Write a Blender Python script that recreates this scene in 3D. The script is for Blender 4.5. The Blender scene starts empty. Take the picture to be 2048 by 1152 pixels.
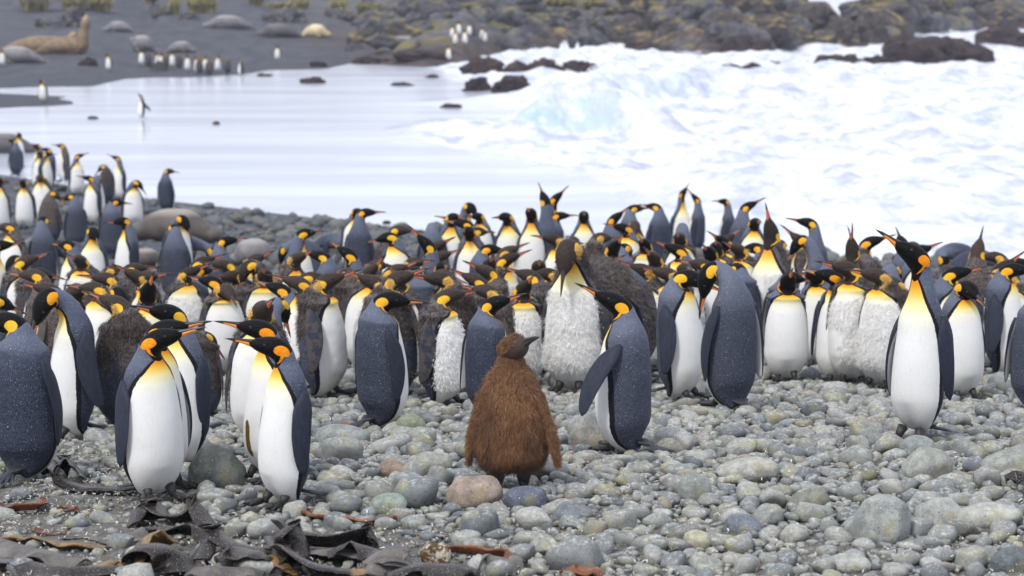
import bpy, math, random
import numpy as np
from mathutils import Matrix, Vector
R = math.radians
rng = np.random.default_rng(7)
random.seed(7)
S = bpy.context.scene
COL = S.collection

# ------------------------------------------------------------------ camera, sky, sun, exposure
FP = 4551.0                                   # focal length in photo pixels
CAMZ = 4.65                                   # metres above the water
PITCH = R(7.585)
cd = bpy.data.cameras.new('camera'); cam = bpy.data.objects.new('camera', cd); COL.objects.link(cam)
cam.location = (0, 0, CAMZ); cam.rotation_euler = (R(90) - PITCH, 0, 0)
cd.sensor_width = 36; cd.lens = 36 * FP / 2048; cd.clip_end = 3000; cd.clip_start = 0.5
cd.dof.use_dof = True; cd.dof.focus_distance = 12.3; cd.dof.aperture_fstop = 3.4
S.camera = cam

SUN_EL, SUN_AZ = R(52), R(215)                # azimuth of the sun measured from +y clockwise
W = bpy.data.worlds.new('World'); S.world = W; W.use_nodes = True
wt = W.node_tree; wt.nodes.clear()
wo = wt.nodes.new('ShaderNodeOutputWorld'); bg = wt.nodes.new('ShaderNodeBackground')
sky = wt.nodes.new('ShaderNodeTexSky'); sky.sky_type = 'NISHITA'; sky.sun_disc = False
sky.sun_elevation = SUN_EL; sky.sun_rotation = SUN_AZ; sky.air_density = 1.0; sky.dust_density = 2.0
ov = wt.nodes.new('ShaderNodeMix'); ov.data_type = 'RGBA'; ov.inputs[0].default_value = 0.86
ov.inputs[7].default_value = (9.4, 9.9, 11.4, 1)    # the overcast layer
wt.links.new(sky.outputs[0], ov.inputs[6]); wt.links.new(ov.outputs[2], bg.inputs[0])
bg.inputs[1].default_value = 0.064
wt.links.new(bg.outputs[0], wo.inputs[0])
sl = bpy.data.lights.new('sun', 'SUN'); sun = bpy.data.objects.new('sun', sl); COL.objects.link(sun)
sl.energy = 1.5; sl.angle = R(10); sl.color = (1.0, 0.96, 0.9)
sd = Vector((math.sin(SUN_AZ) * math.cos(SUN_EL), math.cos(SUN_AZ) * math.cos(SUN_EL), math.sin(SUN_EL)))
sun.rotation_euler = sd.to_track_quat('Z', 'Y').to_euler()
S.view_settings.view_transform = 'Standard'; S.view_settings.look = 'None'
S.view_settings.exposure = 0.78; S.view_settings.gamma = 1; S.view_settings.use_curve_mapping = False

# ------------------------------------------------------------------ small helpers
def hermite(x, xp, yp):
    xp = np.asarray(xp, float); yp = np.asarray(yp, float); x = np.asarray(x, float)
    m = np.gradient(yp, xp)
    d = np.diff(yp) / np.diff(xp)
    for i in range(1, len(xp) - 1):
        if d[i - 1] * d[i] <= 0: m[i] = 0
    i = np.clip(np.searchsorted(xp, x) - 1, 0, len(xp) - 2)
    h = xp[i + 1] - xp[i]; t = np.clip((x - xp[i]) / h, 0, 1)
    return ((2*t**3 - 3*t**2 + 1) * yp[i] + (t**3 - 2*t**2 + t) * h * m[i] + (-2*t**3 + 3*t**2) * yp[i+1] + (t**3 - t**2) * h * m[i+1])

def _hash(i, j, k, s):
    n = (i * 374761393 + j * 668265263 + k * 2147483647 + s * 974634777) & 0xffffffff
    n = ((n ^ (n >> 13)) * 1274126177) & 0xffffffff
    return ((n ^ (n >> 16)) & 0xffff) / 65535.0
def vnoise(p, s=0):
    p = np.asarray(p, float); f = np.floor(p).astype(np.int64); t = p - f; t = t * t * (3 - 2 * t)
    i, j, k = f[..., 0], f[..., 1], f[..., 2]; r = 0
    for a in (0, 1):
        for b in (0, 1):
            for c in (0, 1):
                w = (t[..., 0] if a else 1 - t[..., 0]) * (t[..., 1] if b else 1 - t[..., 1]) * (t[..., 2] if c else 1 - t[..., 2])
                r = r + w * _hash(i + a, j + b, k + c, s)
    return r
def fbm(p, s=0, o=4, g=0.5):
    r = 0; a = 1; tot = 0; p = np.asarray(p, float)
    for n in range(o):
        r = r + a * vnoise(p, s + n * 17); tot += a; a *= g; p = p * 2.03 + 11.3
    return r / tot
def P3(x, y, z=0.0):
    x, y, z = np.broadcast_arrays(np.asarray(x, float), np.asarray(y, float), np.asarray(z, float))
    return np.stack([x, y, z], -1)

def mesh(name, V, faces, mats=(), smooth=True, attrs=None, mi=None):
    """V (n,3); faces: list of (k,m) int arrays"""
    if isinstance(faces, np.ndarray): faces = [faces]
    faces = [f for f in faces if len(f)]
    me = bpy.data.meshes.new(name)
    V = np.ascontiguousarray(V, np.float32)
    me.vertices.add(len(V)); me.vertices.foreach_set('co', V.ravel())
    loops = np.concatenate([f.ravel() for f in faces]).astype(np.int32)
    tot = np.concatenate([np.full(len(f), f.shape[1]) for f in faces]).astype(np.int32)
    me.loops.add(len(loops)); me.loops.foreach_set('vertex_index', loops)
    me.polygons.add(len(tot)); st = np.concatenate([[0], np.cumsum(tot)[:-1]]).astype(np.int32)
    me.polygons.foreach_set('loop_start', st); me.polygons.foreach_set('loop_total', tot)
    me.polygons.foreach_set('use_smooth', np.full(len(tot), bool(smooth)))
    if mi is not None: me.polygons.foreach_set('material_index', np.asarray(mi, np.int32))
    for k, v in (attrs or {}).items():
        v = np.asarray(v, np.float32)
        if v.ndim == 1:
            me.attributes.new(k, 'FLOAT', 'POINT').data.foreach_set('value', v)
        else:
            me.attributes.new(k, 'FLOAT_VECTOR', 'POINT').data.foreach_set('vector', np.ascontiguousarray(v).ravel())
    me.update(calc_edges=True); me.validate()
    for m in (mats if isinstance(mats, (list, tuple)) else [mats]): me.materials.append(m)
    return me

def obj(name, me, parent=None, loc=None, mat=None):
    o = bpy.data.objects.new(name, me); COL.objects.link(o)
    if parent is not None: o.parent = parent
    if mat is not None: o.matrix_local = mat
    if loc is not None: o.location = loc
    return o
def tag(o, label, cat, group=None):
    o['label'] = label; o['category'] = cat
    if group: o['group'] = group
    return o
def struct(o): o['kind'] = 'structure'; return o
def stuff(o): o['kind'] = 'stuff'; return o

def ring_faces(n, m, off=0):
    i = np.arange(n - 1)[:, None]; j = np.arange(m)[None]
    a = i * m + j; b = i * m + (j + 1) % m
    return (np.stack([a, b, b + m, a + m], -1).reshape(-1, 4) + off).astype(np.int32)
def loft(C, Fr, Sd, f, b, w, m):
    """closed tube; returns V, faces, theta, ring index; C (n,3) centres, Fr / Sd unit vectors, f,b,w radii"""
    n = len(C); th = np.arange(m) / m * 2 * np.pi; c = np.cos(th); s = np.sin(th)
    rf = np.where(c[None] > 0, f[:, None], b[:, None]) * c[None]
    V = C[:, None] + Fr[:, None] * rf[..., None] + Sd[:, None] * (w[:, None] * s[None])[..., None]
    V = V.reshape(-1, 3); k = len(V)
    V = np.concatenate([V, C[:1], C[-1:]])
    j = np.arange(m); t0 = np.stack([(j + 1) % m, j, np.full(m, k)], -1); base = (n - 1) * m
    t1 = np.stack([base + j, base + (j + 1) % m, np.full(m, k + 1)], -1)
    return V, [ring_faces(n, m), t0.astype(np.int32), t1.astype(np.int32)], np.tile(th, n), np.repeat(np.arange(n), m)
def join(parts):
    V = []; F = {}; off = 0
    for v, fs in parts:
        V.append(v)
        for f in (fs if isinstance(fs, list) else [fs]):
            F.setdefault(f.shape[1], []).append(f + off)
        off += len(v)
    return np.concatenate(V), [np.concatenate(x) for x in F.values()]
def tube(pts, rad, m=8, flat=1.0, up=(0, 0, 1)):
    pts = np.asarray(pts, float); T = np.gradient(pts, axis=0); T /= np.linalg.norm(T, axis=1)[:, None] + 1e-9
    u = np.array(up, float); Sd = np.cross(T, u); Sd /= np.linalg.norm(Sd, axis=1)[:, None] + 1e-9; Fr = np.cross(Sd, T)
    r = np.asarray(rad, float)
    V, F, _, _ = loft(pts, Sd, Fr, r, r, r * flat, m)      # Sd x Fr = T keeps the winding outward
    return V, F
def ico(level):
    import bmesh
    bm = bmesh.new(); bmesh.ops.create_icosphere(bm, subdivisions=level, radius=1)
    V = np.array([v.co[:] for v in bm.verts]); F = np.array([[v.index for v in f.verts] for f in bm.faces], np.int32); bm.free()
    return V, F
ICO = {l: ico(l) for l in (1, 2, 3, 4)}

# ------------------------------------------------------------------ photo pixel <-> place
CP, SP = math.cos(PITCH), math.sin(PITCH)
def project(p):
    d = np.asarray(p, float) - np.array([0, 0, CAMZ])
    dep = d[..., 1] * CP - d[..., 2] * SP; up = d[..., 1] * SP + d[..., 2] * CP
    return 1024 + FP * d[..., 0] / dep, 576 - FP * up / dep, FP / dep
def ray(px, py):
    a = (px - 1024) / FP; b = (576 - py) / FP
    return np.array([a, CP + b * SP, -SP + b * CP])
def at_z(px, py, z=0.0):
    d = ray(px, py); t = (z - CAMZ) / d[2]; return np.array([d[0] * t, d[1] * t, z])

_sh = [at_z(x, y)[:2] for x, y in ((-400, 330), (0, 345), (300, 397), (690, 442), (1024, 482), (1500, 510), (2048, 535), (2600, 560))]
SHX = np.array([p[0] for p in _sh]); SHY = np.array([p[1] for p in _sh])
def near_h(x, y):
    prof = hermite(y, [0, 6, 9, 10.5, 14, 17.5, 21, 25.3, 29, 33, 42, 50, 60, 400],
                   [2.3, 2.28, 2.25, 2.21, 1.91, 1.59, 1.43, 1.27, 1.12, .93, .62, .35, .1, .0])
    ys = np.interp(x, SHX, SHY); k = np.interp(x, [-9, -3, 3, 9], [.045, .06, .1, .12])
    s = k * (ys - y)
    h = -np.logaddexp(-prof * 9, -s * 9) / 9
    return np.maximum(h, -0.6)
# far shore given as distance over bearing u = x / y
_f = [(-600, 178), (-100, 177), (0, 177), (100, 175), (190, 173), (257, 157), (400, 154), (480, 151), (542, 141), (660, 137), (700, 127), (760, 129), (850, 136),
      (925, 131), (960, 118), (1010, 112), (1080, 108), (1200, 96), (1290, 97), (1400, 112), (1530, 110), (1565, 100), (1700, 97), (1790, 94), (1830, 72),
      (1960, 62), (2048, 60), (2400, 60), (3000, 60)]
FU = np.array([(p[0] - 1024) / FP for p in _f]); FD = np.array([at_z(*p)[1] for p in _f])
def far_h(x, y):
    u = x / np.maximum(y, 1); ds = np.interp(u, FU, FD) + 1.5 * (vnoise(P3(u * 90, 0, 0), 3) - .5)
    d = y - ds; px = u * FP + 1024
    rocky = np.clip((px - 640) / 330, 0, 1); rocky = rocky * rocky * (3 - 2 * rocky)
    sand = np.where(d < 0, d * .03, np.minimum(d * .026, .5 + d * .016)) + 7 * np.clip((d - 78) / 60, 0, 1) ** 1.6
    sand = np.where(px > 300, sand + np.clip(d - 30, 0, 60) * np.clip((px - 300) / 800, 0, .03), sand)
    top = np.interp(px, [700, 900, 1100, 1300, 1500, 1600, 1640, 1690, 1730, 1800, 1900, 2048, 2500], [3.6, 4.0, 4.6, 4.3, 3.9, 3.3, .6, .7, 3.9, 4.6, 5.4, 6.2, 7])
    rise = np.clip(d / np.interp(px, [700, 1000, 1300, 2048], [60, 45, 34, 26]), -1, 1)
    q = P3(x, y)
    rough = (fbm(q * .12, 5, 5, .6) - .5) * 2.6 + (np.abs(fbm(q * .5, 9, 4, .6) - .5)) * -2.0 + .3
    hl = np.where(d < 0, d * .12, top * np.abs(rise) ** .72 + rough * np.clip(d / 5, 0, 1) * (.5 + .5 * np.abs(rise)))
    back = np.interp(px, [1580, 1630, 1700, 1740], [0, 1, 1, 0])       # the low saddle lets the sea show behind
    hl = hl - back * np.clip((d - 45) / 20, 0, 1) * 5
    h = sand * (1 - rocky) + hl * rocky
    # low sand spit in the left shallows
    a = at_z(60, 203)
    e = ((x - a[0] + 3.2) / 6.6) ** 2 + ((y - a[1] - (x - a[0]) * -.55) / 7.4) ** 2 + 1.1 * (fbm(P3(x * .22, y * .10), 77, 4, .6) - .5)
    h = np.maximum(h, .07 * (1 - e) - .02)
    return np.maximum(h, -1.2)
def ground_exact(x, y):
    y = np.asarray(y, float)
    return np.where(y < 62, near_h(x, y), far_h(x, y))
# the relief is looked up from a table: fast enough to stand hundreds of birds on it
_GU = np.linspace(-.48, .48, 961); _GY = np.concatenate([np.linspace(5, 62, 571), np.linspace(62.001, 420, 1400)])
_g = ground_exact(_GU[None] * _GY[:, None], np.repeat(_GY[:, None], 961, 1))
def ground(x, y):
    x = np.asarray(x, float); y = np.asarray(y, float)
    a = np.clip((x / np.maximum(y, 1) + .48) / .001, 0, 959.999); i = a.astype(int); fa = a - i
    b = np.clip(np.where(y <= 62, (y - 5) / .1, 571 + (y - 62.001) * (1399 / 357.999)), 0, 1969.999); j = b.astype(int); fb_ = b - j
    return (_g[j, i] * (1 - fa) + _g[j, i + 1] * fa) * (1 - fb_) + (_g[j + 1, i] * (1 - fa) + _g[j + 1, i + 1] * fa) * fb_
_T = np.geomspace(6, 420, 1500)
def at(px, py):
    """where the line of sight through a photo pixel meets the ground or the water"""
    d = ray(px, py); p = d[None] * _T[:, None]; p[:, 2] += CAMZ
    g = np.maximum(ground(p[:, 0], p[:, 1]), 0.0); df = p[:, 2] - g; i = int(np.argmax(df < 0))
    if i == 0: i = len(_T) - 1
    f = df[i - 1] / (df[i - 1] - df[i] + 1e-9); q = p[i - 1] + (p[i] - p[i - 1]) * np.clip(f, 0, 1)
    q[2] = max(float(ground(q[0], q[1])), 0.0); return q

# ------------------------------------------------------------------ node helper
class NT:
    def __init__(self, name, rough=.6):
        self.m = bpy.data.materials.new(name); self.m.use_nodes = True; self.t = self.m.node_tree
        self.b = self.t.nodes['Principled BSDF']; self.b.inputs['Roughness'].default_value = rough
    def n(self, t, **kw):
        x = self.t.nodes.new(t)
        for k, v in kw.items(): setattr(x, k, v)
        return x
    def put(self, sock, v):
        if hasattr(v, 'is_linked') or isinstance(v, bpy.types.NodeSocket): self.t.links.new(v, sock)
        else: sock.default_value = v if not (isinstance(v, tuple) and len(v) == 3 and sock.type == 'RGBA') else (*v, 1)
    def attr(self, name): return self.n('ShaderNodeAttribute', attribute_name=name).outputs['Fac']
    def math(self, op, a, b=0.0, c=None):
        x = self.n('ShaderNodeMath', operation=op); self.put(x.inputs[0], a); self.put(x.inputs[1], b)
        if c is not None: self.put(x.inputs[2], c)
        return x.outputs[0]
    def ss(self, v, lo, hi, a=0.0, b=1.0):
        x = self.n('ShaderNodeMapRange', interpolation_type='SMOOTHSTEP'); self.put(x.inputs[0], v)
        for i, q in zip((1, 2, 3, 4), (lo, hi, a, b)): self.put(x.inputs[i], q)
        return x.outputs[0]
    def mix(self, f, a, b, mode='MIX'):
        x = self.n('ShaderNodeMix', data_type='RGBA', blend_type=mode); self.put(x.inputs[0], f); self.put(x.inputs[6], a); self.put(x.inputs[7], b)
        return x.outputs[2]
    def coord(self, which='Object', scale=(1, 1, 1)):
        c = self.n('ShaderNodeTexCoord').outputs[which]
        if scale == (1, 1, 1): return c
        mp = self.n('ShaderNodeMapping'); self.t.links.new(c, mp.inputs[0]); mp.inputs['Scale'].default_value = scale; return mp.outputs[0]
    def wpos(self, scale=(1, 1, 1)):
        c = self.n('ShaderNodeNewGeometry').outputs['Position']
        mp = self.n('ShaderNodeMapping'); self.t.links.new(c, mp.inputs[0]); mp.inputs['Scale'].default_value = scale; return mp.outputs[0]
    def noise(self, vec, scale, detail=4, rough=.55, out='Fac'):
        x = self.n('ShaderNodeTexNoise'); self.put(x.inputs['Vector'], vec); x.inputs['Scale'].default_value = scale
        x.inputs['Detail'].default_value = detail; x.inputs['Roughness'].default_value = rough; return x.outputs[out]
    def voro(self, vec, scale, feature='F1', out='Distance'):
        x = self.n('ShaderNodeTexVoronoi', feature=feature); self.put(x.inputs['Vector'], vec); x.inputs['Scale'].default_value = scale; return x.outputs[out]
    def ramp(self, v, stops):
        x = self.n('ShaderNodeValToRGB'); self.put(x.inputs[0], v); e = x.color_ramp.elements
        while len(e) < len(stops): e.new(.5)
        for q, (p, c) in zip(e, stops): q.position = p; q.color = (*c, 1)
        return x.outputs[0]
    def bump(self, h, strength=.5, dist=.01):
        x = self.n('ShaderNodeBump'); self.put(x.inputs['Height'], h); x.inputs['Strength'].default_value = strength; x.inputs['Distance'].default_value = dist
        self.t.links.new(x.outputs[0], self.b.inputs['Normal'])
    def color(self, c): self.put(self.b.inputs['Base Color'], c)
    def rough(self, c): self.put(self.b.inputs['Roughness'], c)
    def set(self, **kw):
        for k, v in kw.items(): self.put(self.b.inputs[k.replace('_', ' ')], v)

def pebble_material(name, rand_out, dark=1.0):
    k = NT(name, .62)
    r = rand_out(k)
    co = k.wpos()
    base = k.ramp(r, [(0, (.10, .115, .13)), (.12, (.24, .25, .25)), (.24, (.29, .285, .24)), (.38, (.15, .17, .19)), (.5, (.36, .355, .31)), (.62, (.23, .24, .225)),
                      (.74, (.44, .435, .40)), (.84, (.075, .085, .10)), (.92, (.31, .27, .20)), (1, (.19, .205, .22))])
    base = k.mix(k.ss(k.noise(co, 22, 5, .7), .35, .7), base, k.mix(.5, base, (.10, .12, .12)))
    base = k.mix(k.ss(k.noise(co, 6, 3), .53, .70, 0, .6), base, (.33, .31, .14))     # algae tint
    base = k.mix(k.ss(k.voro(k.wpos((1, 1, 2.2)), 16, 'DISTANCE_TO_EDGE'), .035, .0, 0, .45), base, (.09, .10, .09))
    sp = k.ss(k.noise(co, 160, 2, .6), .62, .72)
    base = k.mix(k.math('MULTIPLY', sp, .5), base, (.62, .62, .58))
    up = k.n('ShaderNodeSeparateXYZ'); k.t.links.new(k.n('ShaderNodeNewGeometry').outputs['Normal'], up.inputs[0])
    gu = k.math('MULTIPLY', k.ss(up.outputs[2], .35, .9), k.ss(k.noise(co, 40, 4, .75), .48, .66))
    base = k.mix(k.math('MULTIPLY', gu, .65), base, (.58, .59, .56))                   # dried splashes of droppings
    dk = k.ss(k.noise(co, 70, 2, .5), .66, .70)
    base = k.mix(k.math('MULTIPLY', dk, .7), base, (.05, .055, .05))
    if dark != 1.0: base = k.mix(1.0, base, (dark, dark, dark * 1.06), 'MULTIPLY')
    k.color(base); k.bump(k.noise(co, 55, 6, .75), .7, .009)
    return k.m
RND_OBJ = lambda k: k.n('ShaderNodeObjectInfo').outputs['Random']
RND_ISL = lambda k: k.n('ShaderNodeNewGeometry').outputs['Random Per Island']
# ------------------------------------------------------------------ ground sheets
def grid_mesh(name, U, Y, hfun, mats, keep=None):
    u, y = np.meshgrid(U, Y); x = u * y; z = hfun(x, y)
    V = np.stack([x, y, z], -1).reshape(-1, 3); n, m = len(Y), len(U)
    i = np.arange(n - 1)[:, None]; j = np.arange(m - 1)[None]; a = i * m + j
    F = np.stack([a, a + 1, a + m + 1, a + m], -1).reshape(-1, 4).astype(np.int32)
    if keep is not None: F = F[keep(V[F].mean(1))]
    return mesh(name, V, F, mats)

k = NT('shingle_soil', .9)                    # dark grit between the stones, pale specks of down and shell
co = k.wpos()
c = k.mix(k.ss(k.noise(co, 60, 5, .75), .35, .65), (.035, .035, .034), (.15, .145, .13))
c = k.mix(k.ss(k.noise(co, 7, 4, .6), .45, .65, 0, .6), c, (.20, .185, .15))
c = k.mix(k.ss(k.voro(co, 95), .18, .12), c, (.42, .43, .41))
c = k.mix(k.ss(k.noise(co, 210, 2, .5), .60, .66, 0, .8), c, (.62, .61, .57))
yy = k.n('ShaderNodeSeparateXYZ'); k.t.links.new(co, yy.inputs[0])
c = k.mix(k.ss(yy.outputs[1], 24, 34), c, k.mix(k.ss(k.noise(co, 9, 5, .7), .4, .6), (.028, .032, .04), (.10, .115, .14)))
k.color(c); k.bump(k.noise(co, 120, 5, .8), .8, .012); M_SOIL = k.m

k = NT('far_shore', .85)
co = k.wpos()
nrm = k.n('ShaderNodeSeparateXYZ'); k.t.links.new(k.n('ShaderNodeNewGeometry').outputs['Normal'], nrm.inputs[0])
pos = k.n('ShaderNodeSeparateXYZ'); k.t.links.new(co, pos.inputs[0])
sand = k.mix(k.ss(k.noise(k.wpos((1, .35, 1)), .9, 6, .7), .38, .62), (.045, .048, .06), (.085, .09, .105))
sand = k.mix(k.ss(k.noise(co, 4.5, 4, .7), .60, .68), sand, (.02, .022, .03))
sand = k.mix(k.ss(pos.outputs[2], .03, .30), (.06, .064, .08), sand)
ra = k.mix(k.ss(k.noise(co, .55, 6, .7), .38, .6), (.035, .036, .042), (.135, .13, .135))
ra = k.mix(k.ss(k.noise(co, .16, 5, .65), .52, .60), ra, (.14, .125, .045))
ra = k.mix(k.ss(k.noise(co, .30, 5, .7), .57, .64), ra, (.23, .16, .07))
ra = k.mix(k.ss(k.noise(co, 1.7, 4, .7), .62, .70), ra, (.33, .34, .35))
ra = k.mix(k.ss(pos.outputs[2], 1.5, .5), ra, k.mix(k.ss(k.noise(co, .8, 5, .7), .4, .6), (.030, .020, .022), (.10, .065, .05)))
rk = k.attr('rocky')
k.color(k.mix(rk, sand, ra)); k.bump(k.noise(co, 1.5, 6, .75), .9, .35); M_FAR = k.m

HZ = 0.30
U_NEAR = np.linspace(-.45, .45, 250); Y_NEAR = np.concatenate([np.linspace(6, 24, 180), np.linspace(24.3, 63, 90)])
def near_detail(x, y): return near_h(x, y) + (fbm(P3(x, y) * 2.2, 3, 3) - .5) * .05 * (y < 30) + (fbm(P3(x, y) * 1.1, 8, 3) - .5) * .12 * ((y > 26) & (y < 58)) * np.clip(near_h(x, y) * 2, 0, 1)
shingle = struct(obj('shingle_beach', grid_mesh('shingle_beach', U_NEAR, Y_NEAR, near_detail, M_SOIL)))
U_FAR = np.linspace(-.46, .46, 1000); Y_FAR = np.concatenate([np.linspace(60, 100, 20), np.linspace(101, 215, 210), np.geomspace(216, 420, 70)])
mf = grid_mesh('far_shore', U_FAR, Y_FAR, far_h, M_FAR)
v = np.empty(len(mf.vertices) * 3, np.float32); mf.vertices.foreach_get('co', v); v = v.reshape(-1, 3)
pxv = v[:, 0] / v[:, 1] * FP + 1024
rk = np.clip((pxv - 560 + 260 * (vnoise(P3(v[:, 0] * .09, v[:, 1] * .09), 4) - .5)) / 260, 0, 1)
mf.attributes.new('rocky', 'FLOAT', 'POINT').data.foreach_set('value', rk.astype(np.float32))
far = struct(obj('far_shore', mf))

# ------------------------------------------------------------------ the water: thin glassy wash on the left, churned white surf on the right
def foam_amount(x, y):
    """0 glassy wash, 1 white surf; the edge runs from the right foreground up to the far rocks on the left"""
    u = x / y; px = u * FP + 1024; py = 576 - FP * np.tan(-np.arctan2(CAMZ, y) + PITCH)
    edge = np.interp(py, [90, 120, 150, 190, 230, 262, 285, 310, 340, 400, 470, 560], [650, 760, 850, 960, 930, 800, 730, 960, 1090, 1120, 1210, 1400])
    return np.clip((px - edge + 120 * (vnoise(P3(x * .25, y * .12), 21) - .5)) / np.interp(py, [100, 280, 480], [110, 170, 420]), 0, 1)
def crest(x, y, x0, y0, x1, y1, h, w, ramp=.35):
    dx, dy = x1 - x0, y1 - y0; L = math.hypot(dx, dy); t = ((x - x0) * dx + (y - y0) * dy) / L / L
    bend = np.sin(np.clip(t, 0, 1) * 3.1) * 1.2
    d = ((x - x0) * -dy + (y - y0) * dx) / L + bend      # signed distance, left side positive
    env = np.clip(t / ramp, 0, 1) * np.clip((1 - t) / .25, 0, 1); env = env * env * (3 - 2 * env)
    d = d + (vnoise(P3(x * .5, y * .5), 31) - .5) * .8
    return h * env * np.where(d > 0, np.exp(-(d / (w * .42)) ** 2), np.exp(-(d / (w * 1.7)) ** 2)), d, env
def water_parts(x, y):
    fo = foam_amount(x, y)
    q = P3(x * .55, y * .16)
    z = fo * ((fbm(q, 40, 4, .55) - .5) * np.interp(y, [40, 80], [.6, 1.15]) + (fbm(P3(x * 1.6, y * .7), 44, 3, .6) - .5) * .20)
    z = z + fo * .12 + (1 - fo) * (fbm(P3(x * .2, y * .5), 47, 2) - .5) * .012
    a0, a1 = at_z(1400, 272), at_z(990, 266)
    c1, d1, e1 = crest(x, y, a0[0], a0[1], a1[0], a1[1], 1.05, 2.2)
    r0, r1 = at_z(1500, 190), at_z(1120, 222)
    c4, d4, e4 = crest(x, y, r0[0], r0[1], r1[0], r1[1], .9, 2.6)
    b0, b1 = at_z(1340, 345), at_z(2500, 500)
    c2, d2, e2 = crest(x, y, b0[0], b0[1], b1[0], b1[1], .38, 2.0)
    g0, g1 = at_z(1330, 205), at_z(1700, 142)
    c3, d3, e3 = crest(x, y, g0[0], g0[1], g1[0], g1[1], .6, 3.2)
    fade = np.clip((y - 34) / 8, 0, 1)
    z = (z + c1 + c2 + c3 + c4) * fade
    pxs = x / y * FP + 1024; teal = np.clip(e1 * np.exp(-((d1 - .75) / .75) ** 2) * 1.5 * np.clip((1290 - pxs) / 120, 0, 1), 0, 1) + np.clip(.75 * e4 * np.exp(-((d4 - .8) / .9) ** 2), 0, 1) + .45 * np.clip(e3 * np.exp(-((d3 - .9) / 1.6) ** 2), 0, 1)
    return z, fo, np.clip(teal, 0, 1)
U_W = np.linspace(-.45, .45, 820)
Y_W = np.concatenate([np.geomspace(33, 130, 420), np.geomspace(131, 300, 150), np.geomspace(305, 2600, 30)])
u, y = np.meshgrid(U_W, Y_W); x = u * y; z, fo, te = water_parts(x, y)
n, m = u.shape; i = np.arange(n - 1)[:, None]; j = np.arange(m - 1)[None]; a = i * m + j
F = np.stack([a, a + 1, a + m + 1, a + m], -1).reshape(-1, 4).astype(np.int32)
k = NT('sea_water', .2)
co = k.wpos((1, .45, 1)); fo_n = k.attr('foam'); te_n = k.attr('teal')
fm = k.ss(k.math('ADD', fo_n, k.math('MULTIPLY', k.math('SUBTRACT', k.noise(k.wpos((.55, .12, 1)), .9, 6, .7), .5), .9)), .12, .62)
film = k.mix(k.ss(k.noise(k.wpos((.10, .55, 1)), .55, 5, .6), .36, .66), (.46, .49, .57), (.64, .67, .75))
deep = k.mix(te_n, (.40, .50, .60), (.44, .57, .59))
foamc = k.mix(k.ss(k.noise(co, .8, 6, .72), .34, .60), (.44, .48, .60), (.84, .855, .88))  # blue-grey shading of the ripples is put into the foam colour
foamc = k.mix(k.math('MULTIPLY', k.ss(k.noise(k.wpos((.45, .12, 1)), 1.0, 5, .7), .54, .66), .55), foamc, (.44, .50, .63))  # lavender shade streaks between the waves, painted over the foam
foamc = k.mix(k.math('MULTIPLY', te_n, k.ss(k.noise(k.wpos((1, 1, .6)), 1.4, 5, .7), .36, .60, 1.0, .15)), foamc, deep)
k.color(k.mix(fm, film, foamc)); k.rough(k.ss(fm, 0, 1, .16, .6)); k.set(Specular_IOR_Level=.6, IOR=1.33)
k.bump(k.math('MULTIPLY', fm, k.noise(co, 2.6, 6, .75)), .55, .25); M_SEA = k.m
sea = struct(obj('sea', mesh('sea', np.stack([x, y, z], -1).reshape(-1, 3), F, M_SEA, attrs={'foam': fo.ravel(), 'teal': te.ravel()})))

# ------------------------------------------------------------------ king penguin
def ear_material_mix(k):
    oi = k.n('ShaderNodeObjectInfo').outputs['Color']; sp = k.n('ShaderNodeSeparateColor'); k.t.links.new(oi, sp.inputs[0])
    return sp.outputs[0], sp.outputs[1], sp.outputs[2]          # red: orange ear, green: moult, blue: paleness of the back
k = NT('plumage', .5)
cR, cG, cB = ear_material_mix(k)
pv, fb, fh, fe, ft = (k.attr(a) for a in ('pv', 'fb', 'fh', 'fe', 'ft'))
co = k.coord('Object')
n1 = k.math('SUBTRACT', k.noise(co, 45, 3, .6), .5); n2 = k.noise(co, 9, 4, .6)
navy = k.mix(n2, (.009, .012, .024), (.022, .028, .050)); slate = (.105, .122, .170)
back = k.mix(k.ss(k.math('ADD', pv, k.math('MULTIPLY', n1, .12)), .46, .73, .0, .95), navy, slate)
fe_sc = k.voro(k.coord('Object', (1, 1, .55)), 130)
back = k.mix(k.ss(fe_sc, .16, .55, .0, .80), back, k.mix(.24, back, (.14, .165, .24)))
back = k.mix(k.math('MULTIPLY', k.ss(k.noise(co, 230, 1, .5), .70, .74), .9), back, (.60, .62, .66))
back = k.mix(cB, back, k.mix(.5, back, (.30, .31, .35)))
brown = k.mix(k.ss(k.noise(co, 70, 4, .8), .35, .65), (.030, .024, .022), (.17, .14, .125))
bf = k.math('MULTIPLY', cG, k.ss(k.math('ADD', k.math('ADD', pv, k.math('MULTIPLY', k.math('SUBTRACT', n2, .5), .7)), k.math('MULTIPLY', cG, .35)), .62, .70))
back = k.mix(bf, back, brown)
col = k.mix(k.ss(k.math('ADD', fb, k.math('MULTIPLY', n1, .16)), -1.25, -1.05), back, (.012, .012, .016))   # dark line along the flank
belly = k.ramp(pv, [(0, (.66, .65, .62)), (.12, (.73, .73, .715)), (.47, (.76, .76, .75)), (.545, (.82, .80, .66)), (.60, (.84, .71, .30)), (.64, (.86, .53, .07)), (.68, (.84, .32, .015)), (1, (.70, .20, .01))])
belly = k.mix(k.ss(k.noise(co, 12, 4, .6), .50, .78, 0, .28), belly, (.62, .56, .42))
belly = k.mix(k.ss(k.math('ADD', k.math('MULTIPLY', k.noise(k.coord('Object', (1, 1, .3)), 4.5, 3), 1.0), k.math('MULTIPLY', pv, -.6)), .50, .62, 0, .3), belly, (.46, .40, .28))
belly = k.mix(k.math('MULTIPLY', k.ss(k.noise(co, 120, 2, .5), .70, .76), .5), belly, (.30, .27, .22))
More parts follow.
